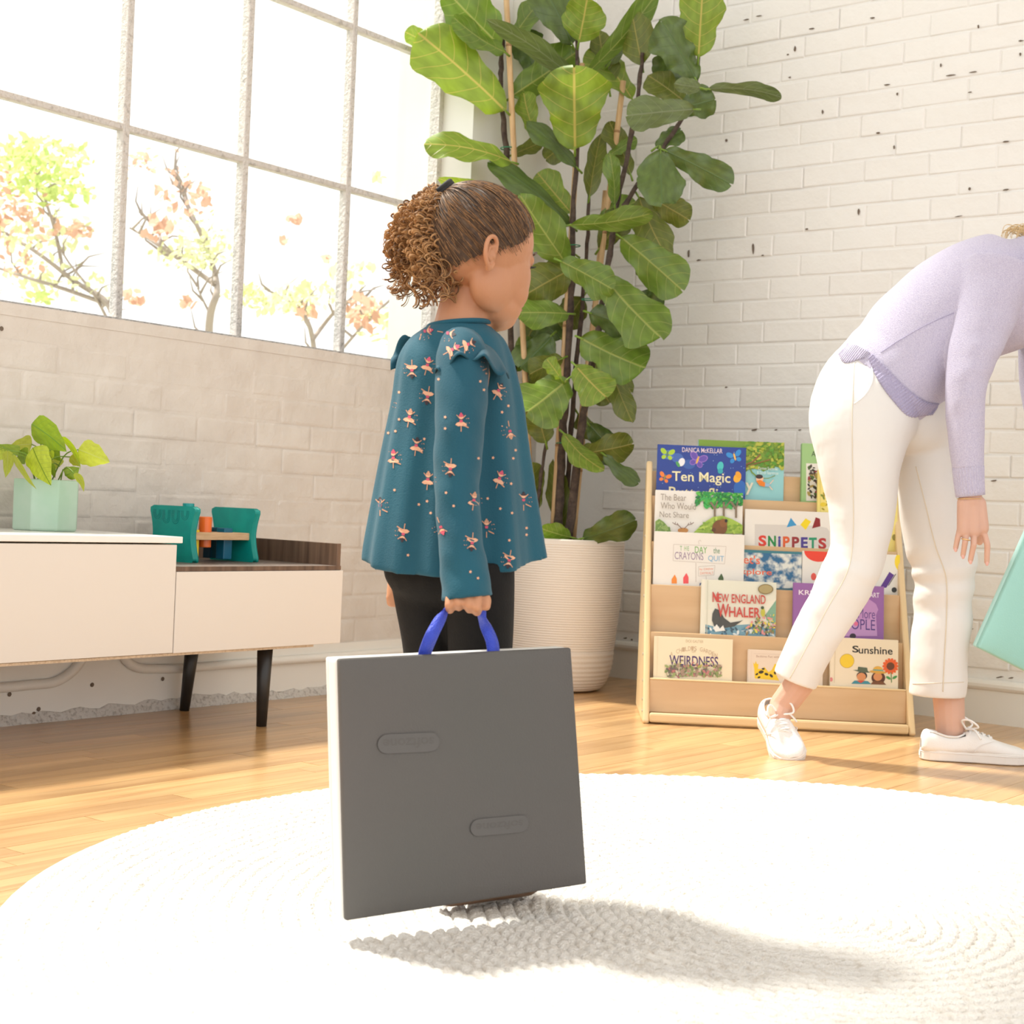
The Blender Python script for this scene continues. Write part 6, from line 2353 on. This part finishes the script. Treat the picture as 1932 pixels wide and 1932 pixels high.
# --- canvas sneakers
def sneaker(origin, fwd, up, parent, length=0.265, lift=0.0):
    """origin: middle of the heel end on the sole's underside; fwd: towards the toe"""
    fwd = fwd.normalized()
    lat = up.cross(fwd).normalized()
    up = fwd.cross(lat).normalized()
    def T(x, y, z):
        return origin + fwd * (x * length) + lat * y + up * z
    # sole outline half widths
    xs_ = [0.0, .02, .07, .15, .30, .45, .60, .75, .86, .94, .985, 1.0]
    hw = [.006, .018, .028, .032, .031, .032, .039, .044, .042, .032, .018, .005]
    def outline(sc, z, dx=0.0):
        return [T(x + dx * (x - .5), h * sc, z) for x, h in zip(xs_, hw)] + [T(x + dx * (x - .5), -h * sc, z) for x, h in zip(xs_[::-1], hw[::-1])]
    rows = [outline(.96, 0.0, -.01), outline(1.0, .003), outline(1.0, .024), outline(.97, .027, -.006)]
    n = len(rows[0])
    V = [v for r in rows for v in r]
    FC = []
    for i in range(len(rows) - 1):
        for j in range(n):
            FC.append((i * n + j, i * n + (j + 1) % n, (i + 1) * n + (j + 1) % n, (i + 1) * n + j))
    FC += [tuple(range(n))[::-1], tuple(range((len(rows) - 1) * n, len(rows) * n))]
    sole = bevel(obj('shoe', (V, FC), rubber_w, parent, False), .002, 2)
    sole['label'] = 'white canvas sneaker'
    # foxing line
    obj('foxing_stripe', tube([p + up * 0 for p in outline(1.008, .0205)] + [outline(1.008, .0205)[0]], .0009, 6), canvas_w, sole, True)
    # upper: sections along the foot
    sec = [(0.003, .009, .050), (.018, .021, .066), (.05, .027, .074), (.12, .0305, .072), (.22, .031, .064), (.32, .031, .063), (.40, .0315, .070), (.48, .033, .074), (.58, .037, .066), (.70, .041, .054), (.82, .040, .045), (.90, .033, .040), (.96, .022, .034), (.985, .012, .029)]
    A = catmull(sec, 3)
    V, FC = [], []
    m = 20
    open_rows = []
    for i, (x, h, t) in enumerate(A):
        for j in range(m + 1):
            a = math.pi * j / m
            cx, sx = math.cos(a), math.sin(a)
            yy_ = h * math.copysign(abs(cx) ** .75, cx)
            zz_ = .024 + (t - .024) * sx ** .7
            V.append(T(x, yy_, zz_))
    Wd = m + 1
    for i in range(len(A) - 1):
        x = A[i][0]
        for j in range(m):
            # opening for the ankle
            if 0.05 < x < 0.40 and 6 <= j < 14:
                continue
            FC.append((i * Wd + j, i * Wd + j + 1, (i + 1) * Wd + j + 1, (i + 1) * Wd + j))
    up_o = obj('canvas_upper', (V, FC), canvas_w, sole, True)
    sd = up_o.modifiers.new('s', 'SOLIDIFY')
    sd.thickness = .003
    # collar binding
    ring = []
    for q in range(33):
        a = 2 * math.pi * q / 32
        x = .225 + .185 * math.cos(a)
        y = .0215 * math.sin(a)
        t = float(np.interp(x, [b[0] for b in sec], [b[2] for b in sec]))
        ring.append(T(x, y, t - .0035))
    obj('collar', tube(ring, .0028, 8), canvas_w, sole, True)
    # laces: bars, bow loops and eyelets
    lv = []
    for x in (.44, .50, .56, .62):
        t = float(np.interp(x, [b[0] for b in sec], [b[2] for b in sec]))
        lv.append(tube([T(x, -.020, t - .008), T(x + .006, -.010, t + .001), T(x + .01, 0, t + .003), T(x + .006, .010, t + .001), T(x, .020, t - .008)], .0026, 6))
        lv.append(tube([T(x, -.018, t - .006), T(x + .03, 0, t + .000), T(x + .055, .016, t - .008)], .0024, 6))
    for sg in (-1, 1):
        A2 = catmull([tuple(T(.42, 0, .078)), tuple(T(.36, sg * .016, .100)), tuple(T(.42, sg * .030, .104)), tuple(T(.50, sg * .030, .088)), tuple(T(.43, 0, .079))], 6)
        lv.append(tube([Vector(a) for a in A2], .0026, 6))
        A2 = catmull([tuple(T(.42, 0, .078)), tuple(T(.47, sg * .024, .080)), tuple(T(.52, sg * .040, .060))], 6)
        lv.append(tube([Vector(a) for a in A2], .0024, 6))
    obj('laces', join(*lv), lace_m, sole, True)
    # curved stitched panel on the side
    for sg in (-1, 1):
        A2 = catmull([tuple(T(.47, sg * .0355, .028)), tuple(T(.52, sg * .0365, .044)), tuple(T(.60, sg * .0355, .053)), tuple(T(.66, sg * .0290, .058))], 6)
        obj('stitching', tube([Vector(a) for a in A2], .0010, 6), lace_m, sole, True)
    # heel label
    q = [T(-.004, y, z) for y, z in ((-.009, .008), (.009, .008), (.009, .020), (-.009, .020))]
    obj('heel_label', (q, [(0, 1, 2, 3)]), canvas_w, sole)
    return sole


heel1 = on_floor(1742, 1436, 0.0)
f1 = (Vector((RX.x, RX.y, 0)) * 1.0 + Vector((FW.x, FW.y, 0)) * -0.05).normalized()
sneaker(heel1 + Vector((FW.x, FW.y, 0)) * .034 + UP * .001, f1, UP, woman)
# trailing foot: heel lifted, toes turned towards the camera
toe2 = on_floor(1492, 1428, 0.004)
heel2 = P(1448, 1352, (toe2 - CAM).dot(FW) + 0.13)
f2 = (toe2 - heel2)
u2 = (UP * 0.9 + f2.normalized() * 0.2 - RX * 0.12 - FW * 0.35)
sneaker(heel2 - f2.normalized() * .01 - UP * .012, f2, u2, woman, f2.length + .03)

# ================================================================== MINT MAT held by the woman
mint_v = M('mint_vinyl', S(158, 212, 204), 0.4, bump=(300, 0.06, 2))
mint_e = M('pale_mint_vinyl', S(190, 232, 226), 0.4)
NZ = 3.72
eU, eR = Vector((86, -192)).normalized() * 262, Vector((86, 43)).normalized() * 262
q0 = Vector((1846, 1222))
qs = [q0 + eU, q0 + eU + eR, q0 + eR, q0]
zz4 = (NZ, NZ + .10, NZ + .10, NZ)
cn = [P(q.x, q.y, z) for q, z in zip(qs, zz4)]
nn_ = (cn[1] - cn[0]).cross(cn[0] - cn[3]).normalized()
if nn_.dot(FW) > 0:
    nn_ = -nn_
mm = thing('folded_play_mat', 'mint green folded foam mat hanging at the right edge beside the woman', 'foam mat', tuple(cn[3]))
vv, ff = cushion(cn, nn_, 0.016, 0, 0.006)
bevel(obj('front_panel', (vv, ff), mint_v, mm, True), .005, 3)
vv, ff = cushion([p - nn_ * .0165 for p in cn], nn_, 0.016, 0, 0.002)
bevel(obj('back_panel', (vv, ff), mint_e, mm, True), .005, 3)
st0, st1 = cn[0].lerp(cn[1], .22), cn[0].lerp(cn[1], .52)
grip = W(2014, 992, .018)
wd = (cn[1] - cn[0]).normalized()
obj('strap_handle', ribbon([(st0 - nn_ * .016, wd), (st0.lerp(grip, .5) - nn_ * .008, wd), (grip - wd * .02, wd * .7 + RU * .7), (grip + wd * .02, wd * .7 + RU * .7), (st1.lerp(grip, .5) - nn_ * .008, wd), (st1 - nn_ * .016, wd)], .02), strap_mat, mm, True)
